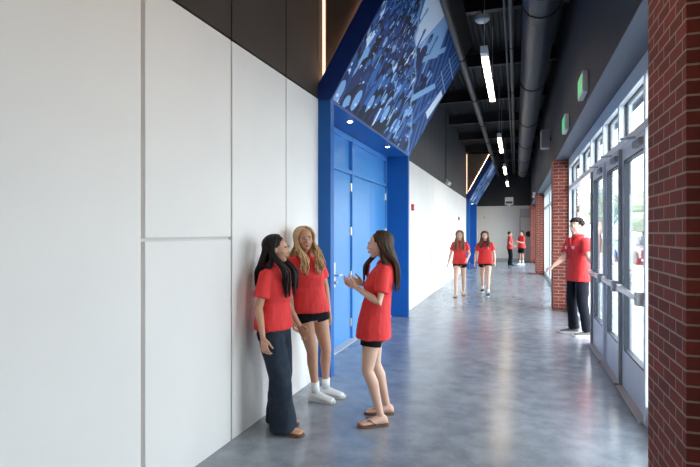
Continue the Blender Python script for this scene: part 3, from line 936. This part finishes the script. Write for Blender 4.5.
def hand(mb, wrist, d, n, thumb, k, curl=(0.25, 0.35, 0.3), spread=0.12):
    d = Vector(d).normalized(); n = Vector(n); n = (n-d*n.dot(d)).normalized()
    s = d.cross(n)
    w = Vector(wrist)
    mb.tube([w-d*0.02*k, w+d*0.02*k, w+d*0.055*k, w+d*0.085*k], [0.024*k, 0.031*k, 0.040*k, 0.040*k], 12, 0.40, up=n)
    for i, L in enumerate((0.070, 0.079, 0.073, 0.058)):
        off = (-0.0315+0.021*i)*k
        if thumb > 0: off = -off
        p = w+d*0.088*k+s*off
        ang = 0; pts = [p-d*0.02*k, p]
        dd = (d+s*(off/(0.0315*k))*spread).normalized()
        for j, f in enumerate((0.45, 0.30, 0.25)):
            ang += curl[j]*(1+0.12*i)
            v = dd*math.cos(ang)+n*math.sin(ang)
            p = p+v*L*f*k; pts.append(p)
        mb.tube(pts, [0.0085*k, 0.0088*k, 0.0080*k, 0.0075*k, 0.0065*k], 8)
    p = w+d*0.022*k+s*thumb*0.022*k
    v = (d*0.75+s*thumb*0.62+n*0.30).normalized()
    p1 = p+v*0.040*k; v2 = (d*0.92+s*thumb*0.25+n*0.32).normalized()
    p2 = p1+v2*0.030*k; p3 = p2+(v2+n*0.25).normalized()*0.024*k
    mb.tube([p, p1, p2, p3], [0.014*k, 0.011*k, 0.0095*k, 0.008*k], 8)

def foot_rings(ank, ang, L, z0, grow=0.0, hk=1.0, nn=16):
    f = Vector((-math.sin(ang), math.cos(ang), 0)); r = Vector((math.cos(ang), math.sin(ang), 0))
    secs = [(-.27, .016, .030), (-.24, .027, .052), (-.15, .033, .072), (0, .034, .083), (.15, .036, .066), (.32, .041, .050), (.50, .045, .038), (.62, .042, .031), (.71, .032, .025), (.745, .015, .018)]
    rings = []
    for t, w, h in secs:
        t = t*(1+grow*4); w = w+grow; h = h*hk+grow
        c = Vector((ank[0], ank[1], 0))+f*(t*L)
        ring = []
        for j in range(nn):
            a = 2*PI*j/nn
            x = math.cos(a); y = math.sin(a)
            x = math.copysign(abs(x)**0.8, x)
            zz = z0 + h*(0.42+0.58*y if y > 0 else 0.42+0.42*max(-1, y*1.3))
            ring.append(c+r*(x*w*(1 if y < 0 else 1-0.35*y))+Vector((0, 0, zz)))
        rings.append(ring)
    return rings

def person(sp):
    H = sp['H']; male = sp.get('male', False); vox = sp['vox']
    loc = Vector((*sp['loc'], 0)); fa = math.radians(sp['face'])       # world heading of the chest
    rz = fa-PI/2
    RI = Matrix.Rotation(-rz, 3, 'Z')
    def W(p):
        return RI @ (Vector((p[0], p[1], p[2] if len(p) > 2 else 0))-loc)
    sx, sy = sp.get('lean', (0, 0))
    hx, hy = sp.get('hips', (0, 0))
    if 'wlean' in sp:
        q_ = RI @ Vector((*sp['wlean'], 0)); sx += q_.x; sy += q_.y
    if 'whips' in sp:
        q_ = RI @ Vector((*sp['whips'], 0)); hx += q_.x; hy += q_.y
    zp = 0.52*H
    wk = sp.get('wide', 1.0)
    hipz = zp - sp.get('drop', 0.0)
    def S(x, y, z):
        # torso space (units of H) -> local
        p = Vector((x*H, y*H, z*H-zp))
        return Vector((hx+p.x+sx*max(0, p.z), hy+p.y+sy*max(0, p.z), hipz+p.z))
    def ring(z, w, d, y=0, n=20, e=0.9):
        out = []
        for j in range(n):
            a = 2*PI*j/n; x = math.cos(a); q = math.sin(a)
            x = math.copysign(abs(x)**e, x); q = math.copysign(abs(q)**e, q)
            out.append(S(w*wk*x, y+d*wk*q, z))
        return out
    B = MB()
    if male:
        tors = [(.455, .050, .050, 0), (.49, .088, .062, -.005), (.53, .090, .064, -.004), (.60, .080, .055, 0), (.66, .086, .058, 0), (.73, .100, .066, .002), (.78, .103, .062, 0), (.81, .088, .048, -.004), (.835, .045, .036, -.008), (.86, .034, .034, -.006)]
    else:
        tors = [(.455, .045, .048, -.004), (.49, .088, .066, -.008), (.53, .092, .068, -.008), (.58, .080, .056, 0), (.62, .070, .050, 0), (.68, .078, .055, .002), (.73, .086, .066, .008), (.775, .088, .056, 0), (.81, .078, .042, -.004), (.835, .040, .032, -.008), (.86, .029, .029, -.006)]
    B.loft([ring(z, w, d, y) for z, w, d, y in tors])
    # head frame
    hh = 0.137*H if not male else 0.134*H
    nb = S(0, -0.006, 0.85)
    hy_, hp_, hr_ = [math.radians(q) for q in sp.get('head', (0, 0, 0))]   # yaw (left +), pitch (down +), roll
    Rh = Matrix.Rotation(hy_, 3, 'Z') @ Matrix.Rotation(-hp_, 3, 'X') @ Matrix.Rotation(hr_, 3, 'Y')
    hc = nb + Vector((0, 0.012*H, 0.012*H)) + Rh @ Vector((0, 0.0, 0.52*hh))
    ho = sp.get('head_off', (0, 0)); hc += Vector((ho[0], ho[1], 0))
    def HP(x, y, z): return hc + Rh @ Vector((x*hh, y*hh, z*hh))
    def hell(mb, c, r, n=14, m=9): mb.ell(HP(*c), tuple(q*hh for q in r), Rh, n, m)
    nr = 0.034*H if male else 0.028*H
    B.tube([S(0, -.008, .815), nb, HP(0, -.10, -.22)], [nr*1.25, nr, nr], 14)
    hell(B, (0, -.06, .13), (.345, .42, .365), 20, 13)
    hell(B, (0, .08, -.05), (.30, .345, .34), 18, 12)
    hell(B, (0, .07, -.24), (.235, .28, .20), 16, 10)
    hell(B, (0, .235, -.385), (.115, .125, .095))
    hell(B, (0, .15, -.33), (.17, .20, .12))
    for s_ in (-1, 1):
        hell(B, (s_*.155, .25, -.10), (.115, .10, .10))
        hell(B, (s_*.12, .355, .095), (.12, .055, .035))
        hell(B, (s_*.325, -.03, -.03), (.040, .085, .125))
    B.tube([HP(0, .385, .06), HP(0, .425, -.03), HP(0, .455, -.095)], [.032*hh, .038*hh, .044*hh], 8)
    for s_ in (-1, 1): hell(B, (s_*.042, .415, -.12), (.045, .055, .035))
    hell(B, (0, .385, -.235), (.095, .055, .030)); hell(B, (0, .375, -.275), (.085, .055, .032))
    # arms
    sw = .108 if male else .092
    L1, L2 = .165*H, .145*H
    arms = {}
    ak = 1.15 if male else 0.93
    for side, s_ in (('L', -1), ('R', 1)):
        sh = S(s_*sw*wk, -.004, .800)
        wr = W(sp['hand'+side])
        pole = RI @ Vector(sp.get('elbow'+side, tuple((RI.transposed() @ Vector((s_*0.5, -1, -0.3))))))
        el, wr = ik(sh, wr, L1, L2, pole)
        arms[side] = (sh, el, wr)
        m1 = sh.lerp(el, .45); m2 = el.lerp(wr, .28); m3 = el.lerp(wr, .75)
        B.tube([sh, m1, el, m2, m3, wr], [.030*H*ak, .0265*H*ak, .0215*H*ak, .0215*H*ak, .0165*H*ak, .0135*H*ak], 12)
        hd = sp.get('hdir'+side); hd = RI @ Vector(hd) if hd else (wr-el)
        pn = sp.get('palm'+side); pn = RI @ Vector(pn) if pn else Vector((-s_, 0.25, 0))
        dd = hd.normalized(); n_ = (pn-dd*pn.dot(dd)).normalized(); sv = dd.cross(n_)
        # the thumb leaves on the body-front side of a hanging hand
        ft = sp.get('thumb'+side); ft = RI @ Vector(ft) if ft else Vector((0, 1, 0.2))
        th = 1 if sv.dot(ft) > 0 else -1
        hand(B, wr, hd, pn, th, H/1.72, curl=sp.get('curl', (.30, .42, .35)))
    # legs and feet
    T1, T2 = .242*H, .238*H
    legs = {}
    lk = 1.0
    for side, s_ in (('L', -1), ('R', 1)):
        hip = S(s_*.050, -.002, .515)
        fx = sp['foot'+side]                       # world x, y, heading deg, lift
        sole = sp.get('sole', 0.02)
        a = W((fx[0], fx[1]))
        lift = fx[3] if len(fx) > 3 else 0
        ank = Vector((a.x, a.y, .047*H+sole+lift))
        fang = math.radians(fx[2])-fa
        kp = Vector((-math.sin(fang)*0.5, 1, 0)) + Vector((s_*0.05, 0, 0))
        kf = sp.get('knee'+side, 1.004)*(ank-hip).length/2
        kn, ank2 = ik(hip, ank, kf*1.01, kf*.99, kp)
        ank = ank2
        legs[side] = (hip, kn, ank, fang, sole+lift)
        c1 = kn.lerp(ank, .28); c2 = kn.lerp(ank, .62)
        bk = Vector((0, -0.008*H, 0))
        B.tube([hip, hip.lerp(kn, .3), hip.lerp(kn, .7), kn, c1+bk, c2+bk*.5, ank], [.052*H, .0485*H, .0385*H, .031*H, .0315*H*lk, .024*H, .0185*H], 16)
        shod = sp['shoe']['kind'] != 'sandal'
        B.loft(foot_rings(ank, fang, .150*H*(.9 if shod else 1), sole+lift, grow=-.004 if shod else 0, hk=.9 if shod else 1))
        fv = Vector((-math.sin(fang), math.cos(fang), 0)); rv = Vector((math.cos(fang), math.sin(fang), 0))
        for q in range(0 if shod else 5):
            x = (-.034+.0165*q)*(-s_)
            tpos = Vector((ank.x, ank.y, 0))+fv*(.150*H*(.72-.022*q))+rv*x*-1
            B.ell((tpos.x, tpos.y, sole+lift+.011), (.010 if q else .013, .018, .010), Matrix.Rotation(fang, 3, 'Z'), 8, 6)
    body = solid('person', B, sp['skin'], vox, smooth=3, label=sp['label'], cat='person')
    body.location = loc; body.rotation_euler = (0, 0, rz)
    # face details
    for s_ in (-1, 1):
        E = MB(); I = MB(); Br = MB()
        E.ell(HP(s_*.125, .366, .015), (.046*hh, .028*hh, .020*hh), Rh, 10, 6)
        I.ell(HP(s_*.125, .386, .015), (.030*hh, .014*hh, .022*hh), Rh, 8, 6)
        e = E.build('eye', M_EYE, body, smooth=True)
        I.build('iris', M_IRIS, e, smooth=True)
        Br.tube([HP(s_*.05, .410, .105), HP(s_*.13, .409, .128), HP(s_*.20, .362, .10)], [.012*hh, .014*hh, .007*hh], 6)
        Br.build('eyebrow', sp['brow'], body, smooth=True)
    Lp = MB(); hell(Lp, (0, .402, -.242), (.085, .045, .020)); hell(Lp, (0, .395, -.272), (.075, .045, .024)); Lp.build('lips', M_LIP, body, smooth=True)
    # hair
    rnd = random.Random(sp.get('seed', 1))
    K = MB()
    hs = sp['hair']
    if hs['kind'] == 'long':
        hell(K, (0, -.112, .165), (.375, .42, .378), 20, 12)
        n = hs.get('n', 96)
        # body clearance in local space: keep strands outside of shirt and wall
        for q in range(n):
            s_ = -1 if q % 2 else 1
            t = rnd.random()
            phi0 = hs.get('phi0', 62); phi = math.radians(phi0+(180-phi0)*t)
            y0 = (.26-.55*t) if phi0 < 80 else (.08-.36*t)
            def dirv(v): return v.normalized()
            cx, cy, cz = 0, -.08, .12
            rx, ry, rzz = .405, .465, .405
            d0 = Vector((s_*0.03, y0/ry*0.75, 1)).normalized()
            el_ = math.radians(rnd.uniform(-22, -8))
            d1 = Vector((s_*math.sin(phi)*math.cos(el_), math.cos(phi)*math.cos(el_), math.sin(el_))).normalized()
            jit = rnd.uniform(.98, 1.06)
            pts = []
            om = math.acos(max(-1, min(1, d0.dot(d1))))
            for i in range(7):
                u = i/6
                dv = (d0*math.sin((1-u)*om)+d1*math.sin(u*om))/math.sin(om)
                puff = 1+0.05*math.sin(u*PI)
                pts.append(HP(cx+dv.x*rx*jit*puff, cy+dv.y*ry*jit*puff, cz+dv.z*rzz*jit*puff))
            q0 = pts[-1]
            front = t < hs.get('front', .35)
            if s_ == -1 and hs.get('frontL') is not None: front = t < hs['frontL']
            if s_ == 1 and hs.get('frontR') is not None: front = t < hs['frontR']
            zend = (hs['zf'] if front else hs['zb']) + rnd.uniform(-.05, .07)
            ns = 9
            zsh = (hipz + (.80*H-zp))                # shoulder height
            if front:
                tx = hx + s_*rnd.uniform(.024, .075)*H; ty = hy + sy*(.3*H) + rnd.uniform(.080, .105)*H
            else:
                tx = hx + s_*rnd.uniform(.0, .062)*H; ty = hy + sy*(.3*H) - rnd.uniform(.062, .082)*H
            tx += sx*.3*H
            ph = rnd.uniform(0, 6.28); am = hs.get('wave', 0)
            for i in range(1, ns+1):
                u = i/ns
                z = q0.z+(zend-q0.z)*u
                v = min(1, max(0, (q0.z-z)/max(.02, (q0.z-zsh-.01))))
                v = v*v*(3-2*v)
                x = q0.x+(tx-q0.x)*v; y = q0.y+(ty-q0.y)*v
                x += am*math.sin(ph+u*13)*u; y += am*math.cos(ph+u*11)*u*.7
                pts.append(Vector((x, y, z)))
            r = rnd.uniform(.011, .016)*hs.get('thick', 1)
            rad = [r*.8]+[r]*6+[r*(1-.55*(i/ns)**2) for i in range(1, ns+1)]
            K.tube(pts, rad, 7, 0.6)
        for s_ in (-1, 1):
            K.tube([HP(s_*.30, -.12, -.10), HP(s_*.25, -.14, -.38), S(s_*.050, -.012, .825)], [.014*H, .016*H, .018*H], 8)
        for (px_, pz_) in ((0, .84), (0, .80)):
            K.ell(S(px_, -.050, pz_), (.052*H, .022*H, .06*H), None, 14, 9)
        hm = hs['mat']
        K.build('hair', hm, body, smooth=True)
    else:
        hell(K, (0, -.13, .17), (.365, .41, .375), 18, 12)
        cnt = hs.get('n', 150)
        for q in range(cnt):
            a = rnd.uniform(0, 2*PI); el_ = math.asin(rnd.uniform(-.25, 1))
            d = Vector((math.cos(a)*math.cos(el_), math.sin(a)*math.cos(el_), math.sin(el_)))
            if d.y > .35 and d.z < .55: continue
            if d.z < .0 and d.y > -.2: continue
            c = (d.x*.37, -.085+d.y*.43, .15+d.z*.385)
            s1 = rnd.uniform(.055, .095)*hs.get('thick', 1)
            hell(K, c, (s1, s1, s1*.8), 7, 5)
        K.build('hair', hs['mat'], body, smooth=True)
    # polo shirt
    P = MB()
    hem = sp['hem']/H
    def hz(u): return hem+(.66-hem)*u
    ssec = [(hem, .118, .090, -.004), (hz(.3), .113, .087, -.006), (hz(.65), .102, .077, -.003), (.66, .094, .070, 0), (.72, .100, .078, .006), (.77, .104, .070, .002), (.802, .098, .056, -.002), (.825, .066, .043, -.006), (.843, .040, .036, -.007)]
    if male: ssec = [(z, w*1.10, d*.98, y) for z, w, d, y in ssec]
    fl = sp.get('flare', 1.0)
    ssec = [(z, w*(fl if z < .6 else 1), d*(fl if z < .6 else 1), y) for z, w, d, y in ssec]
    P.loft([ring(z, w, d, y, 24) for z, w, d, y in ssec])
    for side in 'LR':
        sh, el, wr = arms[side]
        d = (el-sh).normalized()
        sl = sp.get('sleeve', .62)
        inn = sh+(S(0, 0, .80)-sh)*0.25
        P.tube([inn, sh, sh.lerp(el, .35), sh.lerp(el, sl)], [.036*H, .0375*H*ak*1.04, .038*H*ak, .041*H*ak], 16, cap=None)
    shirt = solid('polo_shirt', P, M_POLO, max(.006, vox*1.2), body, smooth=4, disp=.009 if vox < .006 else .007)
    C = MB()
    cr = []
    for (z, w) in ((.838, 1.12), (.852, 1.10), (.868, 1.02), (.862, 1.22), (.846, 1.38)):
        rr = []
        for j in range(20):
            a = 2*PI*j/20
            dip = .012*max(0, math.sin(a))**2
            rr.append(S(nr/H*w*1.12*math.cos(a), -.006+nr/H*w*1.25*math.sin(a), z-.002-dip*1.3))
        cr.append(rr)
    C.loft(cr, cap=False)
    co = C.build('collar', M_POLO2, shirt, smooth=True)
    yF = .074
    k = MB()
    k.loft([[S(x, y, z) for x, z in ((-.011, .745), (.011, .745), (.009, .83), (-.009, .83))] for y in (.070, .078)])
    kk = k.build('placket', M_POLO2, shirt)
    # bottoms
    Q = MB()
    bt = sp['bottom']
    if bt['kind'] == 'shorts':
        Q.loft([ring(z, w, d, y) for z, w, d, y in ((.47, .094, .072, -.006), (.50, .098, .075, -.008), (.55, .092, .068, -.004), (.60, .080, .060, 0))])
        for side in 'LR':
            hip, kn = legs[side][:2]
            f_ = (hip.z-bt['z'])/max(.05, hip.z-kn.z)
            e_ = hip+(kn-hip)*f_
            Q.tube([hip, hip.lerp(e_, .5), e_], [.058*H, .058*H*bt.get('loose', 1), .0565*H*bt.get('loose', 1)], 18, cap=None)
        solid('shorts', Q, M_BLACKC, max(.006, vox*1.2), body, smooth=2)
    else:
        Q.loft([ring(z, w, d, y) for z, w, d, y in ((.465, .085, .070, -.006), (.50, .098, .076, -.008), (.55, .092, .070, -.004), (.60, .080, .062, 0))])
        rr = bt['r']
        for side, s_ in (('L', -1), ('R', 1)):
            hip, kn, ank, fang, so = legs[side]
            end = Vector((ank.x, ank.y, bt['z']+legs[side][4]*.0))
            fv = Vector((-math.sin(fang), math.cos(fang), 0))
            Q.tube([hip, hip.lerp(kn, .45), kn, kn.lerp(end, .5), end+fv*bt.get('fwd', 0)], [rr[0]*H, rr[1]*H, rr[2]*H, rr[3]*H, rr[4]*H], 20, cap=None)
        solid(bt.get('name', 'trousers'), Q, bt['mat'], max(.006, vox*1.2), body, smooth=3, disp=.010, dscale=(7, 7, 4))
    # footwear
    fw = sp['shoe']
    for side, s_ in (('L', -1), ('R', 1)):
        hip, kn, ank, fang, so = legs[side]
        fv = Vector((-math.sin(fang), math.cos(fang), 0)); rv = Vector((math.cos(fang), math.sin(fang), 0))
        c0 = Vector((ank.x, ank.y, 0)); L = .150*H
        def outline(g, z):
            o_ = []
            for t, w in ((-.285, .012), (-.26, .026), (-.15, .034), (.1, .033), (.35, .041), (.55, .046), (.70, .038), (.79, .018)):
                o_.append((t, w))
            pts = [c0+fv*(t*L*g)+rv*(w*g) for t, w in o_]+[c0+fv*(t*L*g)-rv*(w*g) for t, w in reversed(o_)]
            return [Vector((p.x, p.y, z)) for p in pts]
        lift = so-sp.get('sole', .02)
        if fw['kind'] == 'sandal':
            sb = MB(); sb.loft([outline(.98, lift+.0), outline(1.03, lift+.004), outline(1.03, lift+sp.get('sole', .02)-.003), outline(1.0, lift+sp.get('sole', .02))])
            sd = sb.build('sandal', M_SANDAL, body)
            stp = MB()
            z1 = so
            toe = c0+fv*L*.60+rv*(.012*-s_*-1)*-1
            for s2 in (-1, 1):
                stp.tube([Vector((toe.x, toe.y, z1+.018)), Vector((*(c0+fv*L*.42+rv*.028*s2).xy, z1+.043)), Vector((*(c0+fv*L*.20+rv*.040*s2).xy, z1+.006))], [.006, .009, .009], 8, .5)
            stp.build('strap', M_SANDAL, sd)
        else:
            sb = MB(); sb.loft([outline(1.0, lift+.0), outline(1.05, lift+.006), outline(1.05, lift+.026), outline(1.0, lift+.030)])
            up = MB(); up.loft(foot_rings(ank, fang, L, lift+.018, grow=.006, hk=1.03))
            shoe = solid('sneaker', up, fw['mat'], .006, body, smooth=2)
            sb.build('sole', fw['solemat'], shoe)
            lc = MB()
            for q in range(5):
                t = .10+.085*q; zt = lift+.018+.083*1.03*(.98-.78*q/5*.72)-.002
                lc.tube([Vector((*(c0+fv*L*t-rv*.016).xy, zt-.002)), Vector((*(c0+fv*L*(t+.01)).xy, zt+.004)), Vector((*(c0+fv*L*t+rv*.016).xy, zt-.002))], .003, 6)
            lc.build('laces', M_SOLEW, shoe)
            if fw.get('sock'):
                k = MB(); k.tube([ank-Vector((0, 0, .02)), ank.lerp(kn, fw['sock'])], [.023*H, .0245*H], 14, cap=None)
                k.build('sock', M_SOCK, body, smooth=True)
    return body, shirt, S, W, arms

def logo(shirt, S, x, z, y, w=.02):
    b = MB()
    for q in range(3):
        b.loft([[S(x+sx_*w, yy, z-.009*q+zz) for sx_, zz in ((-1+.2*q, 0), (1-.3*q, 0), (1-.3*q, .0045), (-1+.2*q, .0045))] for yy in (y-.006, y)])
    b.build('chest_logo', M_LOGO, shirt)

# --- three girls talking in front of the blue doors
A = dict(H=1.55, loc=(-1.84, 3.68), face=0, vox=.0042, skin=SK_TAN, brow=H_DARK, seed=3, hips=(0, -.01), lean=(0, .0),
    label='girl with long dark hair leaning on the white wall in wide dark jeans',
    handL=(-1.73, 3.90, .80), handR=(-1.835, 3.455, .775), elbowR=(-1, -.25, 0), elbowL=(-1, .3, 0), palmR=(0.2, 1, 0), palmL=(.2, -1, 0),
    footL=(-1.875, 3.77, 8), footR=(-1.745, 3.61, -6), head=(14, 2, 0), head_off=(0, .012),
    hair=dict(kind='long', mat=H_DARK, zf=1.12, zb=1.18, n=120, front=.36, phi0=88, wave=.008, thick=1.05), hem=.815, flare=1.0, sleeve=.66,
    bottom=dict(kind='trousers', name='jeans', mat=M_JEAN, r=(.062, .062, .055, .060, .068), z=.03, fwd=.01), shoe=dict(kind='sandal'))
a_ = person(A)
B_ = dict(H=1.625, loc=(-1.78, 4.42), face=-38, vox=.0042, skin=SK_TAN, brow=H_MBROWN, seed=5, whips=(-.055, -.02), wlean=(-.11, -.05),
    label='girl with wavy blonde hair facing the camera between the two other talking girls',
    handR=(-1.93, 4.20, .79), handL=(-1.73, 4.60, .82), elbowR=(-.6, -.6, 0), elbowL=(.0, 1, 0), palmR=(1, 0.4, 0), palmL=(-.6, -.6, 0),
    footL=(-1.745, 4.56, -2), footR=(-1.785, 4.40, -6), kneeL=1.01, kneeR=1.004, head=(-14, 0, 4), sole=.026, head_off=(0.0, .02),
    hair=dict(kind='long', mat=H_BLOND, zf=1.24, zb=1.22, n=140, front=.5, wave=.018, thick=1.05), hem=.84, sleeve=.62,
    bottom=dict(kind='shorts', z=.745), shoe=dict(kind='sneaker', mat=M_SHOEW, solemat=M_SOLEW, sock=.22))
b_ = person(B_); logo(b_[1], b_[2], -.045, .755, .083, .011)
C_ = dict(H=1.58, loc=(-1.09, 4.12), face=196, vox=.0042, skin=SK_FAIR, brow=H_BROWN, seed=9, hips=(0, .06), lean=(0, -.19),
    label='girl with straight brown hair in profile, raising her hands before the blue doors',
    handL=(-1.235, 3.93, 1.13), handR=(-1.27, 4.22, 1.13), elbowL=(.6, -.3, -1), elbowR=(.5, .3, -1), hdirL=(-1, .1, .45), hdirR=(-1, -.1, .35),
    palmL=(.1, .8, .6), palmR=(.1, -.8, .6), thumbL=(0, 0, 1), thumbR=(0, 0, 1), curl=(.15, .25, .2),
    footL=(-1.055, 4.00, 212), footR=(-1.07, 4.27, 198), kneeL=1.022, kneeR=1.006, head=(-4, 4, 0), head_off=(0, .03),
    hair=dict(kind='long', mat=H_BROWN, zf=1.18, zb=1.13, n=120, front=.0, frontR=.12, frontL=.0, phi0=84, wave=.003, thick=1.0), hem=.70, sleeve=.70, flare=1.03,
    bottom=dict(kind='shorts', z=.645), shoe=dict(kind='sandal'))
c_ = person(C_)

# --- walking pair
D_ = dict(H=1.62, loc=(-1.33, 12.83), face=-88, vox=.007, skin=SK_FAIR, brow=H_LBROWN, seed=12, hips=(0, 0), lean=(0, .02),
    label='walking girl with straight light brown hair, the one nearer the white wall',
    handR=(-1.60, 12.70, .82), handL=(-1.12, 12.60, .93), palmR=(1, 0, 0), palmL=(-1, 0, 0), elbowR=(-.4, 1, 0), elbowL=(.4, 1, -.2),
    footR=(-1.40, 12.55, -92, 0), footL=(-1.27, 13.12, -86, .0), head=(0, 14, 0),
    hair=dict(kind='long', mat=H_LBROWN, zf=1.17, zb=1.2, n=80, front=.6, wave=.006, thick=1.2), hem=.80,
    bottom=dict(kind='shorts', z=.725), shoe=dict(kind='sandal'))
person(D_)
E_ = dict(H=1.60, loc=(-.74, 13.2), face=-93, vox=.007, skin=SK_FAIR, brow=H_MBROWN, seed=14, hips=(0, 0), lean=(0, .02), wide=1.05,
    label='walking girl with wavy reddish brown hair, the one nearer the glass side',
    handR=(-.99, 13.10, .83), handL=(-.50, 13.0, .84), palmR=(1, 0, 0), palmL=(-1, 0, 0), elbowR=(-.4, 1, 0), elbowL=(.4, 1, 0),
    footL=(-.66, 12.95, -92, 0), footR=(-.82, 13.5, -95, .04), head=(6, 10, 4), sole=.026,
    hair=dict(kind='long', mat=H_MBROWN, zf=1.24, zb=1.22, n=80, front=.5, wave=.02, thick=1.3), hem=.79,
    bottom=dict(kind='shorts', z=.725), shoe=dict(kind='sneaker', mat=M_NAVYC, solemat=M_SOLEW, sock=.18))
e_ = person(E_); logo(e_[1], e_[2], -.05, .755, .086)

# --- young man at the glass doors
G_ = dict(H=1.80, male=True, loc=(.925, 8.60), face=207, vox=.0055, skin=SK_FAIR, brow=H_DARK, seed=16, hips=(0, .0), lean=(0, .02),
    label='young man with short curly hair in navy trousers walking in by the glass doors',
    handR=(.56, 8.50, 1.06), handL=(1.06, 8.00, 1.12), palmR=(.3, 0, -1), palmL=(-1, 0, -.3), elbowR=(.3, .3, -1), elbowL=(0, 0, -1), hdirR=(-1, -.4, -.5),
    footR=(.86, 8.64, 186), footL=(1.03, 8.40, 200, .0), head=(8, 8, 0), sole=.03,
    hair=dict(kind='short', mat=H_DARK, n=220, thick=1.1), hem=.83, sleeve=.72, flare=1.02,
    bottom=dict(kind='trousers', mat=M_NAVYC, r=(.058, .056, .044, .040, .040), z=.075), shoe=dict(kind='sneaker', mat=M_SHOEG, solemat=M_SOLEW))
g_ = person(G_); logo(g_[1], g_[2], -.05, .755, .083); logo(g_[1], g_[2], .05, .755, .083, .012)

# --- two distant people
F_ = dict(H=1.62, male=True, loc=(-.28, 25.3), face=8, vox=.009, skin=SK_MID, brow=H_DARK, seed=18,
    label='distant person in side view by the end wall, red polo and long black trousers',
    handR=(-.10, 25.05, .95), handL=(-.15, 25.5, .9), footR=(-.26, 25.2, 8), footL=(-.30, 25.42, 8), sole=.026,
    hair=dict(kind='short', mat=H_DARK, n=80), hem=.80,
    bottom=dict(kind='trousers', mat=M_BLACKC, r=(.06, .058, .05, .048, .050), z=.06), shoe=dict(kind='sneaker', mat=M_NAVYC, solemat=M_SOLED))
person(F_)
I_ = dict(H=1.66, male=True, loc=(.25, 25.9), face=215, vox=.009, skin=SK_MID, brow=H_DARK, seed=19,
    label='distant person in red polo, black shorts and white socks, hands held at the chest',
    handR=(.02, 25.83, 1.15), handL=(.12, 25.66, 1.13), elbowR=(0, 0, -1), elbowL=(0, 0, -1), footR=(.18, 26.0, 220), footL=(.33, 25.82, 200), sole=.026,
    hair=dict(kind='short', mat=H_DARK, n=80), hem=.82,
    bottom=dict(kind='shorts', z=.58, loose=1.05), shoe=dict(kind='sneaker', mat=M_SHOEW, solemat=M_SOLEW, sock=.35))
person(I_)
